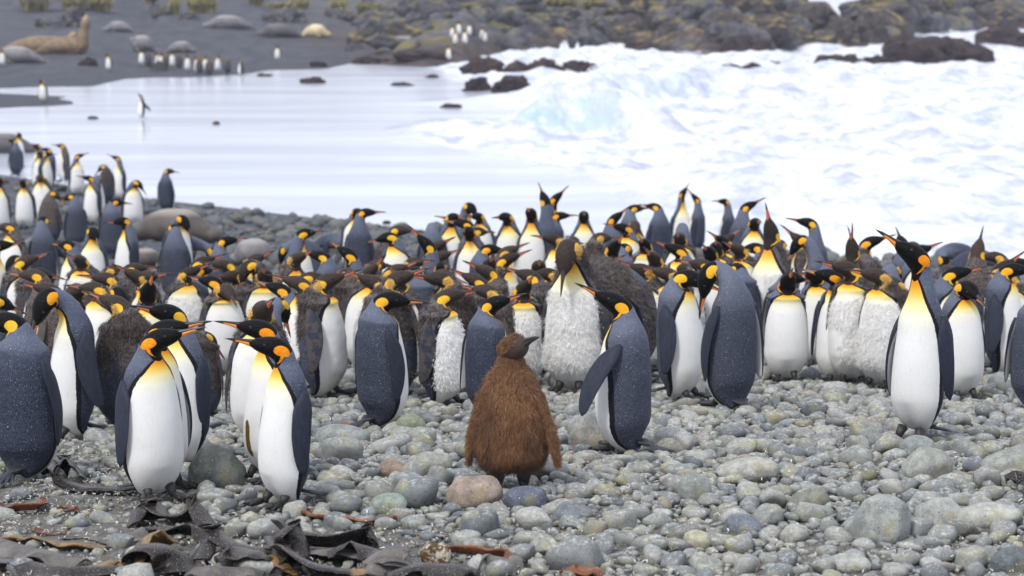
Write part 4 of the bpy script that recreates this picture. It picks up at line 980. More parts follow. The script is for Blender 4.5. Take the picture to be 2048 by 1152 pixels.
def soil_zone(px, py):
    """bare grit at the front left, few stones"""
    e = np.clip((300 - px + (py - 860) * 1.0) / 160, 0, 1) * np.clip((py - 850) / 60, 0, 1)
    e2 = np.clip((1060 - px) / 260, 0, 1) * np.clip((py - 1035) / 50, 0, 1) * .95
    return np.clip(np.maximum(e, e2), 0, 1)
class Pack:
    def __init__(s, cell=.25): s.c = cell; s.g = {}
    def ok(s, x, y, r, k):
        i, j = int(x // s.c), int(y // s.c)
        for a in (-1, 0, 1):
            for b in (-1, 0, 1):
                for (X, Y, Rr) in s.g.get((i + a, j + b), ()):
                    if (X - x) ** 2 + ((Y - y)) ** 2 < ((Rr + r) * k) ** 2: return False
        return True
    def add(s, x, y, r): s.g.setdefault((int(x // s.c), int(y // s.c)), []).append((x, y, r))
pk = Pack(); stones = []
NAMED = [  # px, base py, width px, height ratio, tint, name label
    (950, 1018, 122, .62, (.30, .235, .19), 'large pinkish-brown egg-shaped stone lying in front of the brown chick'),
    (1052, 1022, 92, .62, (.10, .12, .16), 'dark blue-grey stone with pale veins beside the pinkish egg-shaped one'),
    (432, 985, 130, .95, (.17, .18, .155), 'big rough grey-brown boulder between the two front pairs of penguins'),
    (1768, 1090, 138, .95, (.30, .32, .30), 'biggest rounded boulder on the right, grey with an ochre streak'),
    (1838, 922, 74, .80, (.24, .26, .25), 'smooth grey stone right at the feet of the tall alert penguin'),
    (2030, 965, 120, .80, (.27, .28, .25), 'large grey-olive boulder at the right edge with a kelp stalk across it'),
    (1180, 905, 92, .66, (.20, .19, .165), 'brown oval stone under the flipper of the striding penguin'),
    (1392, 1008, 70, 1.1, (.25, .27, .25), 'upright dome-shaped stone in the middle of the right-hand pebbles'),
    (1487, 1073, 80, .62, (.15, .17, .20), 'smooth dark slate pebble alone in the grit on the lower right'),
    (1396, 1100, 62, .72, (.42, .40, .29), 'pale yellow oval pebble on the lower right'),
    (820, 872, 60, .85, (.24, .27, .19), 'greenish stone beside the feet of the plump slate-backed penguin'),
    (690, 868, 36, .7, (.34, .10, .05), 'rusty red broken stone left of the plump slate-backed penguin'),
    (682, 900, 118, .50, (.24, .265, .255), 'long curved grey-green stone lying on the bare patch left of centre'),
    (788, 958, 66, .62, (.27, .20, .155), 'brown flat stone between the front pairs and the chick'),
    (775, 1032, 80, .66, (.25, .30, .25), 'green-veined grey stone above the kelp left of the chick'),
    (865, 948, 84, .62, (.30, .31, .27), 'broad speckled grey stone left of the chick'),
    (1130, 1050, 66, .85, (.18, .20, .22), 'angular dark stone with a ridge, in front right of the chick'),
    (1500, 965, 132, .42, (.36, .36, .32), 'long pale stone lying flat among the right-hand pebbles'),
    (1622, 1020, 96, .45, (.20, .21, .17), 'olive crusted long stone left of the biggest boulder'),
    (1890, 1055, 112, .60, (.34, .35, .33), 'pale low boulder with a dark notch right of the biggest boulder'),
    (1980, 1060, 130, .42, (.38, .385, .34), 'knobbly pale stone stretched out at the lower right'),
    (1860, 965, 110, .75, (.30, .31, .28), 'sloping grey stone in front of the tall alert penguin'),
    (1700, 1150, 90, .5, (.36, .37, .34), 'pale stone cut by the bottom edge on the right'),
    (2030, 1150, 90, .7, (.12, .14, .15), 'dark rounded stone in the lower right corner'),
    (1395, 795, 70, .6, (.17, .19, .19), 'dark flat stone behind the heels of the dark-backed preener'),
    (1130, 780, 90, .8, (.26, .28, .27), 'grey boulder in shade behind the striding penguin'),
]
for (px, py, wpx, hr, tint, lab) in NAMED:
    q = at(px, py); a = wpx / 2 / (FP / q[1]) * 1.02
    pk.add(q[0], q[1] + a * .5, a * .85); q = at(px, py - 4)
    sh = SH3[len(stones) % len(SH3)][0]; V0, F0 = ICO[4]
    r = np.random.default_rng(int(px)); V = V0 * (1 + .20 * (fbm(V0 * 1.2 + px, 9, 3) - .5) * 2)[:, None]
    if 'boulder' in lab or 'angular' in lab or 'broken' in lab:
        for _ in range(6):
            d = r.normal(0, 1, 3); d[2] = abs(d[2]) * .6; d /= np.linalg.norm(d); qd = V @ d; lim = r.uniform(.62, .85); V = V - np.where(qd > lim, (qd - lim) * .8, 0)[:, None] * d
    V = V * np.array([a, a * .75, a * hr * 1.05]) * (1 + .03 * (fbm(V0 * 9, 5, 3) - .5))[:, None]
    k = NT('stone_' + lab.split()[0] + '_' + lab.split()[1], .7); co = k.coord()
    c = k.mix(k.ss(k.noise(co, 14, 6, .75), .32, .68), tuple(x * .68 for x in tint), tuple(min(1, x * 1.35) for x in tint))
    c = k.mix(k.ss(k.noise(co, 5, 4), .58, .66, 0, .45), c, (.30, .24, .09)); c = k.mix(k.ss(k.noise(co, 130, 2), .64, .70, 0, .8), c, (.62, .62, .58))
    c = k.mix(k.ss(k.noise(co, 90, 2, .5), .68, .71, 0, .8), c, (.04, .045, .04))
    k.color(c); k.bump(k.noise(co, 45, 6, .8), .7, .012)
    o = obj('boulder' if a > .12 else 'stone', mesh('stone', V, F0, k.m)); o.location = (q[0], q[1] + a * .55, q[2] + a * hr * .42)
    o.rotation_euler = (r.uniform(-.1, .1), r.uniform(-.15, .15), r.uniform(-.3, .3)); tag(o, lab, 'stone')
    stones.append(None)
def scatter(n, lo, hi, y0, y1, k, tries, zone_keep=.12, dens=None):
    out = []
    for _ in range(n * tries):
        if len(out) >= n: break
        u_ = random.random(); y = math.sqrt(y0 * y0 + u_ * (y1 * y1 - y0 * y0)); x = (random.random() - .5) * 2 * .285 * y
        r = lo + (hi - lo) * random.random() ** 1.6
        if not pk.ok(x, y, r, k): continue
        if r > .035 and len(feet_xy) and np.min((feet_xy[:, 0] - x) ** 2 + (feet_xy[:, 1] - y) ** 2) < (.11 + r) ** 2: continue
        zx, zy, _ = project((x, y, float(ground(x, y)))); s_ = float(soil_zone(zx, zy))
        if random.random() < s_ * (1 - zone_keep): continue
        if dens is not None and random.random() > dens(x, y): continue
        pk.add(x, y, r); out.append((x, y, r))
    return out
big = scatter(190, .085, .135, 9.0, 21, .80, 14, .05) + scatter(1300, .058, .088, 9.0, 21, .78, 10, .08)
mid = scatter(2800, .038, .060, 8.8, 21, .80, 8, .08)
small = scatter(7400, .020, .038, 8.8, 18.5, .80, 5, .06)
tiny = scatter(5000, .010, .020, 8.8, 14, .8, 3, .45)
def bake(lst, shapes, sink=.25, zadd=0.0):
    n = len(lst); idx = np.arange(n) % len(shapes); a = np.array(lst); r = np.random.default_rng(3); Vs = []; Fs = []; off = 0
    gz = ground(a[:, 0], a[:, 1])
    for s_ in range(len(shapes)):
        k_ = np.nonzero(idx == s_)[0]
        if not len(k_): continue
        V0, F0 = shapes[s_]; m_ = len(k_); rz = r.uniform(0, 6.28, m_); tx = r.normal(0, .16, m_); ty = r.normal(0, .16, m_)
        rad = a[k_, 2][:, None, None] * V0[None] * (1 + r.normal(0, .10, (m_, 1, 3)))
        X = rad[..., 0] * np.cos(rz)[:, None] - rad[..., 1] * np.sin(rz)[:, None]; Y = rad[..., 0] * np.sin(rz)[:, None] + rad[..., 1] * np.cos(rz)[:, None]
        Z = rad[..., 2] + X * tx[:, None] + Y * ty[:, None]
        hz = V0[:, 2].max() * a[k_, 2]
        P = np.stack([X + a[k_, 0][:, None], Y + a[k_, 1][:, None], Z + (gz[k_] + hz * (1 - 2 * sink) + zadd)[:, None]], -1)
        Vs.append(P.reshape(-1, 3)); Fs.append((F0[None] + (np.arange(m_) * len(V0))[:, None, None] + off).reshape(-1, 3).astype(np.int32)); off += m_ * len(V0)
    return np.concatenate(Vs), np.concatenate(Fs)
vis = [b for b in big if abs(project((b[0], b[1], float(ground(b[0], b[1]))))[0] - 1024) < 1040]
def screen(b):
    x_, y_, s_ = project((b[0], b[1], float(ground(b[0], b[1])))); occ = 1.0
    if y_ > 1150 or (y_ < 820): occ = .5
    return -b[2] * s_ * occ
vis.sort(key=screen); singles = vis[:285]; ids = set(map(id, singles)); rest = [b for b in big if id(b) not in ids]
SM = [mesh('pebble', *s_, M_PEB) for s_ in SH3]
for i, (x, y, r) in enumerate(singles):
    o = obj('pebble', SM[i % len(SM)], shingle); z = float(ground(x, y)); hz = SH3[i % len(SH3)][0][:, 2].max() * r
    o.location = (x, y, z + hz * .55); o.scale = (r * random.uniform(.9, 1.15), r * random.uniform(.85, 1.1), r * random.uniform(.9, 1.2)); o.rotation_euler = (random.gauss(0, .14), random.gauss(0, .14), random.uniform(0, 6.28))
for nm, lst, shp, sink in (('pebbles', rest + mid, SH2, .24), ('small_pebbles', small, SH2[:14], .25), ('gravel', tiny, SH1, .2)):
    V, F = bake(lst, shp, sink); stuff(obj(nm, mesh(nm, V, F, M_PEBI), shingle))
# darker wet stones of the lower beach behind the colony
pk = Pack(.6); low = []
for _ in range(9000):
    y = random.uniform(20, 56); x = random.uniform(-.25, .25) * y
    h = float(near_h(x, y))
    if h < .02 or (x > 2 and random.random() < .5): continue
    r = .03 + .20 * random.random() ** 5 if y > 30 else .03 + .09 * random.random() ** 3
    if pk.ok(x, y, r, .8): pk.add(x, y, r); low.append((x, y, r))
V, F = bake(low, SH2, .3); stuff(obj('dark_beach_stones', mesh('dark_beach_stones', V, F, M_DARK), shingle))

# shed feathers, shell and straw lying between the stones
def litter(name, n, mat, L, wd, zone, seed, curl=1.2, lift=.012):
    r = np.random.default_rng(seed); y = np.sqrt(r.uniform(8.8 ** 2, zone ** 2, n)); x = r.uniform(-.28, .28, n) * y
    zx, zy, _ = project(np.stack([x, y, ground(x, y)], -1)); keep = r.random(n) < (.25 + .75 * np.maximum(soil_zone(zx, zy), np.clip((zy - 1040) / 80, 0, 1))); x, y = x[keep], y[keep]; n = len(x)
    z = ground(x, y) + r.uniform(.004, lift, n); a = r.uniform(0, 6.28, n); L_ = L * r.uniform(.5, 1.6, n); cu = r.normal(0, curl, n)
    P = []; t = np.linspace(0, 1, 4)
    for k_ in range(4):
        aa = a + cu * t[k_]; px_ = x + L_ * (np.cos(a + cu * t[k_] * .5)) * t[k_]; py_ = y + L_ * np.sin(a + cu * t[k_] * .5) * t[k_]
        w_ = wd * (1 - (t[k_] * 1.4 - .5) ** 2) * r.uniform(.7, 1.2, n); zz = z + np.sin(t[k_] * 3.1) * L_ * r.uniform(.0, .5, n)
        P += [np.stack([px_ - np.sin(aa) * w_, py_ + np.cos(aa) * w_, zz], -1), np.stack([px_ + np.sin(aa) * w_, py_ - np.cos(aa) * w_, zz + w_ * .8], -1)]
    P = np.stack(P, 1).reshape(-1, 3); o = (np.arange(n) * 8)[:, None]
    F = np.concatenate([o + np.array([[2 * q, 2 * q + 1, 2 * q + 3, 2 * q + 2]]) for q in range(3)]).astype(np.int32)
    stuff(obj(name, mesh(name, P, F, mat, smooth=False), shingle))
k = NT('shed_feather', .8); k.color(k.ramp(RND_ISL(k), [(0, (.34, .32, .28)), (.5, (.55, .54, .51)), (1, (.78, .78, .76))])); M_FEA = k.m
k = NT('dry_straw', .85); k.color(k.ramp(RND_ISL(k), [(0, (.14, .11, .06)), (.5, (.33, .27, .16)), (1, (.46, .40, .28))])); M_STR = k.m
litter('shed_feathers', 11000, M_FEA, .020, .0026, 17, 1, 2.2, .03)
litter('dry_straw', 8000, M_STR, .030, .0018, 16, 2, .8, .02)

# ------------------------------------------------------------------ stranded bull kelp
def kelp_mat(name, c0, c1, rough=.24):
    k = NT(name, rough); co = k.wpos()
    c = k.mix(k.ss(k.noise(co, 7, 5, .65), .35, .65), c0, c1)
    c = k.mix(k.ss(k.noise(co, 190, 2, .5), .64, .70, 0, .8), c, (.46, .43, .39)); c = k.mix(k.ss(k.noise(co, 34, 4, .8), .58, .80, 0, .25), c, (.16, .14, .12))
    k.color(c); k.bump(k.noise(co, 42, 5, .7), .5, .006); k.set(Specular_IOR_Level=.35); return k.m
M_KELP = kelp_mat('kelp_dark', (.009, .007, .006), (.036, .028, .023)); M_KRUST = kelp_mat('kelp_rust', (.10, .030, .012), (.22, .075, .025)); M_KAMB = kelp_mat('kelp_amber', (.05, .035, .022), (.26, .15, .045)); M_KGREY = kelp_mat('kelp_grey', (.07, .06, .055), (.16, .145, .13), .55)
def kelp(pts, width, tilt, curl, mat, label, stalk=0):
    """pts: (px, py, height above ground m); tilt: how far the strap stands on edge, degrees at each point"""
    W3 = []
    for px, py, h in pts:
        q = at(px, min(py + h * .8 * 425, 1330)); W3.append(q + np.array([0, 0, h * .8]))
    W3 = np.array(W3); t0 = np.linspace(0, 1, len(W3)); t = np.linspace(0, 1, 64)
    C = np.stack([hermite(t, t0, W3[:, i]) for i in range(3)], -1); C[:, 2] += (fbm(P3(t * 4, 0, pts[0][0]), 3, 2) - .5) * .012
    T = np.gradient(C, axis=0); T /= np.linalg.norm(T, axis=1)[:, None]
    H = np.cross(T, [0, 0, 1.]); H /= np.linalg.norm(H, axis=1)[:, None] + 1e-9; N_ = np.cross(H, T)
    tl = R(1) * hermite(t, t0, np.array(tilt, float) * .78); A_ = H * np.cos(tl)[:, None] + N_ * np.sin(tl)[:, None]; B = np.cross(T, A_)
    wd = 1.55 * np.interp(t, t0, width) * (.92 + .16 * (fbm(P3(t * 4, 1, pts[0][1]), 4, 2) - .5))
    s_ = np.linspace(-1, 1, 13); prof = np.concatenate([s_, s_[::-1]]); up = np.concatenate([np.full(13, 1.), np.full(13, -1.)])
    th_ = .010 * np.sqrt(np.clip(1 - prof ** 6, .05, 1)) * up
    cu = curl * (1 + .4 * np.sin(t * 9 + pts[0][0]))
    wav = .009 * np.sin(t[:, None] * 15 + pts[0][1]) * np.abs(prof[None]) ** 2 * np.sign(prof[None]) + .004 * np.sin(t[:, None] * 31) * (prof[None] ** 2)
    V = C[:, None] + A_[:, None] * (prof[None] * wd[:, None] * np.cos(cu * .5)[:, None])[..., None] + B[:, None] * ((prof[None] ** 2) * (wd * cu)[:, None] * .8 + th_[None] + wav)[..., None]
    n, m_ = V.shape[:2]; V = V.reshape(-1, 3); F = ring_faces(n, m_)
    g = ground(V[:, 0], V[:, 1]); V[:, 2] = np.maximum(V[:, 2], g + .016 + .006 * vnoise(V * 20, 2))
    j = np.arange(12); c0 = np.stack([j, j + 1, 24 - j, 25 - j], -1); e = (n - 1) * m_
    cap = np.concatenate([c0, c0[:, ::-1] + e]).astype(np.int32)
    o = obj('kelp_strap', mesh('kelp_strap', V, [F, cap], mat)); tag(o, label, 'kelp', 'stranded kelp pieces'); return o
K = [
    ([(262, 1055, .02), (268, 1030, .07), (320, 1012, .10), (350, 1040, .05), (400, 1020, .09), (430, 1055, .03)], [.03, .08, .09, .06, .09, .05], [60, 75, 70, 60, 75, 50], .5, M_KELP, 'black glossy kelp strap humped up in two arches below the front left pair'),
    ([(116, 925, .06), (135, 960, .02), (190, 975, .03), (260, 978, .03), (300, 955, .03)], [.05, .05, .06, .045, .03], [70, 20, 35, 40, 60], .5, M_KELP, 'curled dark kelp band lying behind the front left pair'),
    ([(110, 940, .08), (128, 920, .09), (158, 938, .06), (170, 962, .02)], [.03, .04, .04, .03], [85, 80, 80, 60], .3, M_KELP, 'looped rolled end of kelp right of the navy-backed penguin'),
    ([(-20, 1075, .05), (60, 1100, .05), (120, 1112, .05), (175, 1125, .04)], [.09, .09, .09, .07], [45, 40, 40, 30], .9, M_KGREY, 'thick grey kelp strap rolled like a pipe in the lower left corner'),
    ([(10, 1085, .02), (80, 1080, .03), (150, 1090, .03), (215, 1098, .02)], [.04, .05, .05, .03], [50, 55, 40, 20], .4, M_KAMB, 'amber-brown kelp blade behind the pipe-like strap'),
    ([(100, 1078, .02), (180, 1074, .02), (235, 1082, .03), (285, 1058, .05)], [.02, .025, .035, .04], [20, 20, 30, 30], 1.2, M_KGREY, 'grey round kelp stalk sloping up to a swollen end, lower left'),
    ([(270, 1140, .0), (290, 1105, .08), (330, 1095, .13), (360, 1115, .08), (375, 1150, .0)], [.06, .10, .12, .11, .08], [30, 30, 25, 20, 20], .6, M_KELP, 'broad dark kelp blade domed like a tent at the lower left'),
    ([(262, 1150, .02), (275, 1095, .07), (300, 1080, .08), (345, 1085, .04)], [.05, .06, .05, .04], [75, 70, 60, 40], .4, M_KAMB, 'amber-edged kelp fold leaning against the tent-shaped blade'),
    ([(385, 1125, .02), (405, 1090, .07), (440, 1070, .10), (480, 1095, .06), (560, 1105, .04), (640, 1112, .02)], [.04, .07, .08, .07, .06, .04], [60, 70, 60, 50, 45, 30], .5, M_KELP, 'arched dark kelp strap in the middle of the kelp heap'),
    ([(545, 1150, .02), (548, 1110, .07), (560, 1080, .14), (600, 1072, .15), (610, 1100, .09), (600, 1120, .05)], [.04, .08, .09, .09, .07, .04], [80, 80, 75, 75, 80, 80], .5, M_KELP, 'kelp strap rolled into an upright scroll, tallest of the heap'),
    ([(560, 1085, .05), (600, 1120, .08), (640, 1140, .06), (700, 1148, .03)], [.05, .09, .09, .06], [50, 60, 50, 30], .4, M_KELP, 'kelp blade running down to the right from the upright scroll'),
    ([(570, 1065, .08), (610, 1075, .08), (680, 1082, .07), (740, 1072, .08), (752, 1092, .04)], [.07, .07, .06, .07, .04], [70, 65, 60, 75, 80], .4, M_KELP, 'long dark kelp trough with a turned-up end right of the scroll'),
    ([(600, 1110, .03), (680, 1105, .05), (745, 1108, .04), (800, 1118, .03)], [.05, .07, .06, .04], [20, 35, 30, 20], .5, M_KGREY, 'dusty flat kelp blade below the long trough'),
    ([(640, 1138, .03), (700, 1143, .03), (770, 1140, .02)], [.04, .05, .04], [30, 30, 20], 1.1, M_KAMB, 'olive-amber kelp tube at the bottom edge, centre left'),
    ([(730, 1152, .02), (760, 1110, .09), (790, 1100, .10), (810, 1135, .06)], [.06, .10, .10, .07], [35, 40, 30, 30], .6, M_KGREY, 'humped grey-brown kelp blade right of the heap at the bottom'),
    ([(770, 1150, .04), (850, 1135, .07), (930, 1140, .06), (960, 1150, .03)], [.07, .09, .08, .05], [30, 35, 30, 20], .6, M_KELP, 'dark kelp blade with rolled edge along the bottom centre'),
    ([(880, 1100, .03), (950, 1108, .03), (1020, 1112, .03), (1036, 1130, .02)], [.03, .035, .04, .03], [70, 70, 65, 50], .3, M_KRUST, 'reddish-brown kelp edge lying behind the bottom centre blade'),
    ([(930, 1128, .03), (980, 1118, .06), (1030, 1128, .04)], [.06, .09, .05], [35, 40, 20], .6, M_KGREY, 'grey leaf of kelp folded over at the bottom, left of the small rusty curls'),
    ([(1005, 1152, .02), (1024, 1125, .05), (1030, 1105, .04)], [.03, .03, .025], [30, 30, 20], 1.2, M_KGREY, 'pale knuckled kelp stalk end at the bottom centre'),
    ([(1100, 1130, .02), (1140, 1118, .04), (1165, 1112, .03)], [.03, .045, .03], [40, 40, 20], .6, M_KGREY, 'small crusty kelp piece at the bottom right of centre'),
    ([(1120, 1150, .02), (1150, 1138, .04), (1190, 1142, .04), (1210, 1150, .02)], [.04, .05, .05, .03], [60, 50, 50, 40], .7, M_KRUST, 'orange-brown kelp curl at the bottom edge right of centre'),
    ([(0, 1010, .03), (30, 1020, .03), (75, 1015, .03), (80, 1000, .03)], [.03, .04, .04, .02], [70, 60, 70, 75], .4, M_KRUST, 'rust-red kelp ribbon looped around a pale stone at the left edge'),
    ([(112, 1020, .02), (140, 1016, .02), (155, 1022, .02)], [.018, .022, .015], [70, 60, 60], .4, M_KRUST, 'small rusty kelp ring on the grit'),
    ([(62, 1058, .01), (95, 1068, .01), (135, 1066, .01)], [.012, .018, .012], [40, 30, 40], .8, M_KRUST, 'orange kelp sliver on the bare grit at the left'),
    ([(600, 1028, .01), (650, 1040, .02), (730, 1046, .02), (800, 1040, .01)], [.02, .035, .028, .02], [60, 60, 70, 60], .3, M_KRUST, 'long rust-coloured kelp ribbon between pebbles right of the slim penguin'),
    ([(585, 1012, .01), (615, 1018, .02), (632, 1028, .01)], [.015, .02, .012], [40, 50, 40], .4, M_KRUST, 'short red-brown kelp scrap under the splayed tail'),
    ([(620, 838, .01), (655, 846, .02), (690, 858, .01)], [.012, .018, .012], [40, 50, 40], .4, M_KRUST, 'thin red kelp strip among the stones behind the slim penguin'),
    ([(520, 1140, .02), (560, 1125, .05), (590, 1150, .03)], [.04, .06, .04], [60, 50, 60], .5, M_KAMB, 'golden-brown kelp fold poking out under the upright scroll'),
    ([(165, 1150, .02), (230, 1125, .03), (290, 1130, .03)], [.04, .06, .04], [30, 20, 20], .4, M_KAMB, 'ochre torn kelp flap near the bottom left'),
    ([(-10, 1118, .03), (60, 1128, .05), (150, 1140, .05), (235, 1136, .03)], [.05, .06, .06, .04], [60, 55, 45, 30], 1.3, M_KELP, 'thick black kelp tube along the bottom left edge'),
    ([(300, 1068, .03), (345, 1060, .05), (395, 1066, .05), (430, 1082, .03)], [.05, .06, .06, .04], [70, 70, 70, 60], .8, M_KELP, 'short black kelp trough just under the two-arched strap'),
    ([(430, 1120, .05), (470, 1105, .08), (520, 1112, .08), (560, 1130, .05)], [.05, .07, .07, .05], [75, 70, 65, 60], 1.0, M_KELP, 'glossy bent kelp loop between the arched strap and the scroll'),
    ([(655, 1110, .05), (700, 1098, .08), (750, 1104, .07), (790, 1122, .04)], [.05, .06, .06, .04], [75, 70, 70, 60], 1.0, M_KELP, 'dark coiled kelp lying over the dusty flat blade'),
    ([(380, 1148, .03), (430, 1140, .06), (490, 1142, .05), (530, 1150, .03)], [.05, .07, .06, .04], [50, 50, 45, 40], 1.2, M_KGREY, 'rolled grey kelp at the bottom edge below the bent loop'),
    ([(2008, 950, .12), (2030, 944, .14), (2062, 938, .12)], [.022, .026, .028], [20, 20, 20], 1.3, M_KELP, 'black kelp stalk end resting on the boulder at the right edge'),
]
for a_ in K: kelp(*a_)
# broken white holdfast
q = at(872, 1135); V0, F0 = ICO[4]; V = V0 * (1 + .5 * (fbm(V0 * 2.4, 61, 4) - .5))[:, None] * np.array([.062, .045, .055]); V = V - np.where(V[:, 1] < -.02, (V[:, 1] + .02) * .8, 0)[:, None] * np.array([0, 1, 0])
k = NT('holdfast_flesh', .9); co = k.coord(); k.color(k.mix(k.ss(k.noise(co, 26, 5, .8), .46, .58), (.10, .055, .02), k.mix(k.noise(co, 60, 4), (.50, .40, .26), (.78, .72, .62)))); k.bump(k.noise(co, 60, 5, .8), .9, .01)
tag(obj('kelp_holdfast', mesh('kelp_holdfast', V, F0, k.m), loc=(q[0], q[1], q[2] + .05)), 'broken cream-white kelp holdfast standing among the dark straps at the bottom', 'kelp')

# ------------------------------------------------------------------ seals
def seal_mat(name, c0, c1, c2):
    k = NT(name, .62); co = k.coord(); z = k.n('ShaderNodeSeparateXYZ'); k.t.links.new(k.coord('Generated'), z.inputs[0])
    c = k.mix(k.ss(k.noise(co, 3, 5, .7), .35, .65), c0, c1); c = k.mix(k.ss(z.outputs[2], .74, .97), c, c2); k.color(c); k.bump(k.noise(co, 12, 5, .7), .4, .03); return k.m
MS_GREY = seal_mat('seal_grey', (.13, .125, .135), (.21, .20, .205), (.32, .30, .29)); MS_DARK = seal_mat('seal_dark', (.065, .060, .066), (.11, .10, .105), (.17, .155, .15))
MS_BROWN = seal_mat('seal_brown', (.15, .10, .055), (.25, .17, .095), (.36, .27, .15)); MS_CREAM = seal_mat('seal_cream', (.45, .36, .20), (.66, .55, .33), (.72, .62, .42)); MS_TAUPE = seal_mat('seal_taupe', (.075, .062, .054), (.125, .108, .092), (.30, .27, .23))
def seal(px0, px1, py, hpx, mat, label, head=1, rear=0.0, seed=0, yaw=0, muzzle=True):
    """lying from px0 to px1 on the ground line py, hpx tall; head=1 head at the right"""
    q = at((px0 + px1) / 2, py); s_ = FP / q[1]; L = (px1 - px0) / s_ / math.cos(R(yaw)); H = hpx / s_ / 2
    t = np.linspace(0, 1, 60)
    rad = hermite(t, [0, .06, .2, .42, .62, .78, .88, .95, 1], [.08, .22, .62, .98, 1.0, .72, .50, .42, .10]) * H
    z = rad * .92 * (1 - .0 * t); z = z + rear * np.clip((t - .68) / .32, 0, 1) ** 1.3 * H * 2
    x = (t - .5) * L; x = x - rear * np.clip((t - .7) / .3, 0, 1) * .10 * L
    C = np.stack([x, .12 * H * np.sin(t * 5 + seed), z], -1); T = np.gradient(C, axis=0); T /= np.linalg.norm(T, axis=1)[:, None]
    Sd = np.tile([0., 1, 0], (60, 1)); Fr = np.cross(Sd, T)
    V, F, th, ri = loft(C, Fr, Sd, rad * 1.0, rad, rad * 1.12, 32); V[:-2] += (V[:-2] - C[ri]) * (.10 * (fbm(V[:-2] / H * 1.3 + seed, 5, 3) - .5))[:, None]
    V[:, 2] = np.maximum(V[:, 2], -.02)
    root = bpy.data.objects.new('seal', None); COL.objects.link(root); root.location = q + np.array([0, H * .6, 0]); root.rotation_euler = (0, 0, R(yaw)); root.scale = (1 if head > 0 else -1, 1, 1)
    if head < 0: root.scale = (1, 1, 1); root.rotation_euler = (0, 0, R(180 + yaw))
    tag(root, label, 'seal', 'seals lying on the beach')
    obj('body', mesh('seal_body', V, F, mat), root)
    for s in (1, -1):
        p0 = np.array([L * .18, s * H * .95, H * .35]); tt = np.linspace(0, 1, 8)
        pts = p0 + np.stack([-.16 * L * tt, s * H * .35 * np.sin(tt * 2), -H * .30 * tt], -1); v, f = tube(pts, hermite(tt, [0, .5, 1], [.20, .16, .03]) * H, 8, .35); obj('fore_flipper', mesh('fore_flipper', v, f, mat), root)
        pts = np.array([-.46 * L, s * H * .10, H * .12]) + np.stack([-.11 * L * tt, s * H * .45 * tt, 0 * tt + .1 * H * tt], -1); v, f = tube(pts, hermite(tt, [0, .6, 1], [.10, .16, .04]) * H, 8, .4); obj('hind_flipper', mesh('hind_flipper', v, f, mat), root)
    return root
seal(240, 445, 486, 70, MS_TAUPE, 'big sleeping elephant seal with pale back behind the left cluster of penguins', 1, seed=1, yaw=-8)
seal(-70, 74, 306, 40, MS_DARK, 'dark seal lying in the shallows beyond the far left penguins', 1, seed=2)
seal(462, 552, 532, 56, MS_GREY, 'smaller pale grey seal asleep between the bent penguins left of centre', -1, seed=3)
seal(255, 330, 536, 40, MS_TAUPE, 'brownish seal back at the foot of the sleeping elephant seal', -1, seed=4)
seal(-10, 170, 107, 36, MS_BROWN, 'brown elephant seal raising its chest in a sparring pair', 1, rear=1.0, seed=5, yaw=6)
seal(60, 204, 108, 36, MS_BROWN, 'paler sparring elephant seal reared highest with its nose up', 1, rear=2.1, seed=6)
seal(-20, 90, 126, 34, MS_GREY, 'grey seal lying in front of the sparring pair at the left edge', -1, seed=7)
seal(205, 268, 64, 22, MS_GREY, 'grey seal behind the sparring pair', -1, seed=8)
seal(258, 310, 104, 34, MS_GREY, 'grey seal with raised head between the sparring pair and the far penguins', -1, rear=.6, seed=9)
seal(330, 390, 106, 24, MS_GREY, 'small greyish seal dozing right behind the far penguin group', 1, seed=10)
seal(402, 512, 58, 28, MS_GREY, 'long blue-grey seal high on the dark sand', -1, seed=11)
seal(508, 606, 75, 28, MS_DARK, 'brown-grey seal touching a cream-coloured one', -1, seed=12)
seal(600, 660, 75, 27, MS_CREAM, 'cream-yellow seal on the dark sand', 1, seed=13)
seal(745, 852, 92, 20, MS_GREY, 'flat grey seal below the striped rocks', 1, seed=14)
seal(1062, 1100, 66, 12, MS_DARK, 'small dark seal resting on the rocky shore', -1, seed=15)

# ------------------------------------------------------------------ rocks of the far shore and in the surf
def rock_mat(name, dark, pale, lich, amt):
    k = NT(name, .75); co = k.wpos(); nz = k.n('ShaderNodeSeparateXYZ'); k.t.links.new(k.n('ShaderNodeNewGeometry').outputs['Normal'], nz.inputs[0])
    c = k.mix(k.ss(k.noise(co, .9, 7, .75), .36, .64), dark, pale); c = k.mix(k.math('MULTIPLY', k.ss(nz.outputs[2], .25, .75), k.ss(k.noise(co, .6, 5, .7), .60 - amt * .2, .68 - amt * .2)), c, lich)
    c = k.mix(k.ss(k.noise(co, 5, 4, .7), .60, .70, 0, .5), c, tuple(min(1, x * 1.7) for x in pale)); k.color(c); k.bump(k.noise(co, 3.0, 6, .8), .9, .2); return k.m
MR_WET = rock_mat('rock_wet', (.012, .008, .011), (.055, .030, .028), (.11, .065, .03), .2); MR_GREY = rock_mat('rock_grey', (.024, .025, .032), (.125, .125, .14), (.19, .165, .055), .5)
MR_ORNG = rock_mat('rock_lichen', (.020, .016, .017), (.095, .078, .066), (.27, .19, .06), .5); MR_TAN = rock_mat('rock_tan', (.09, .075, .06), (.24, .20, .15), (.30, .21, .08), .6)
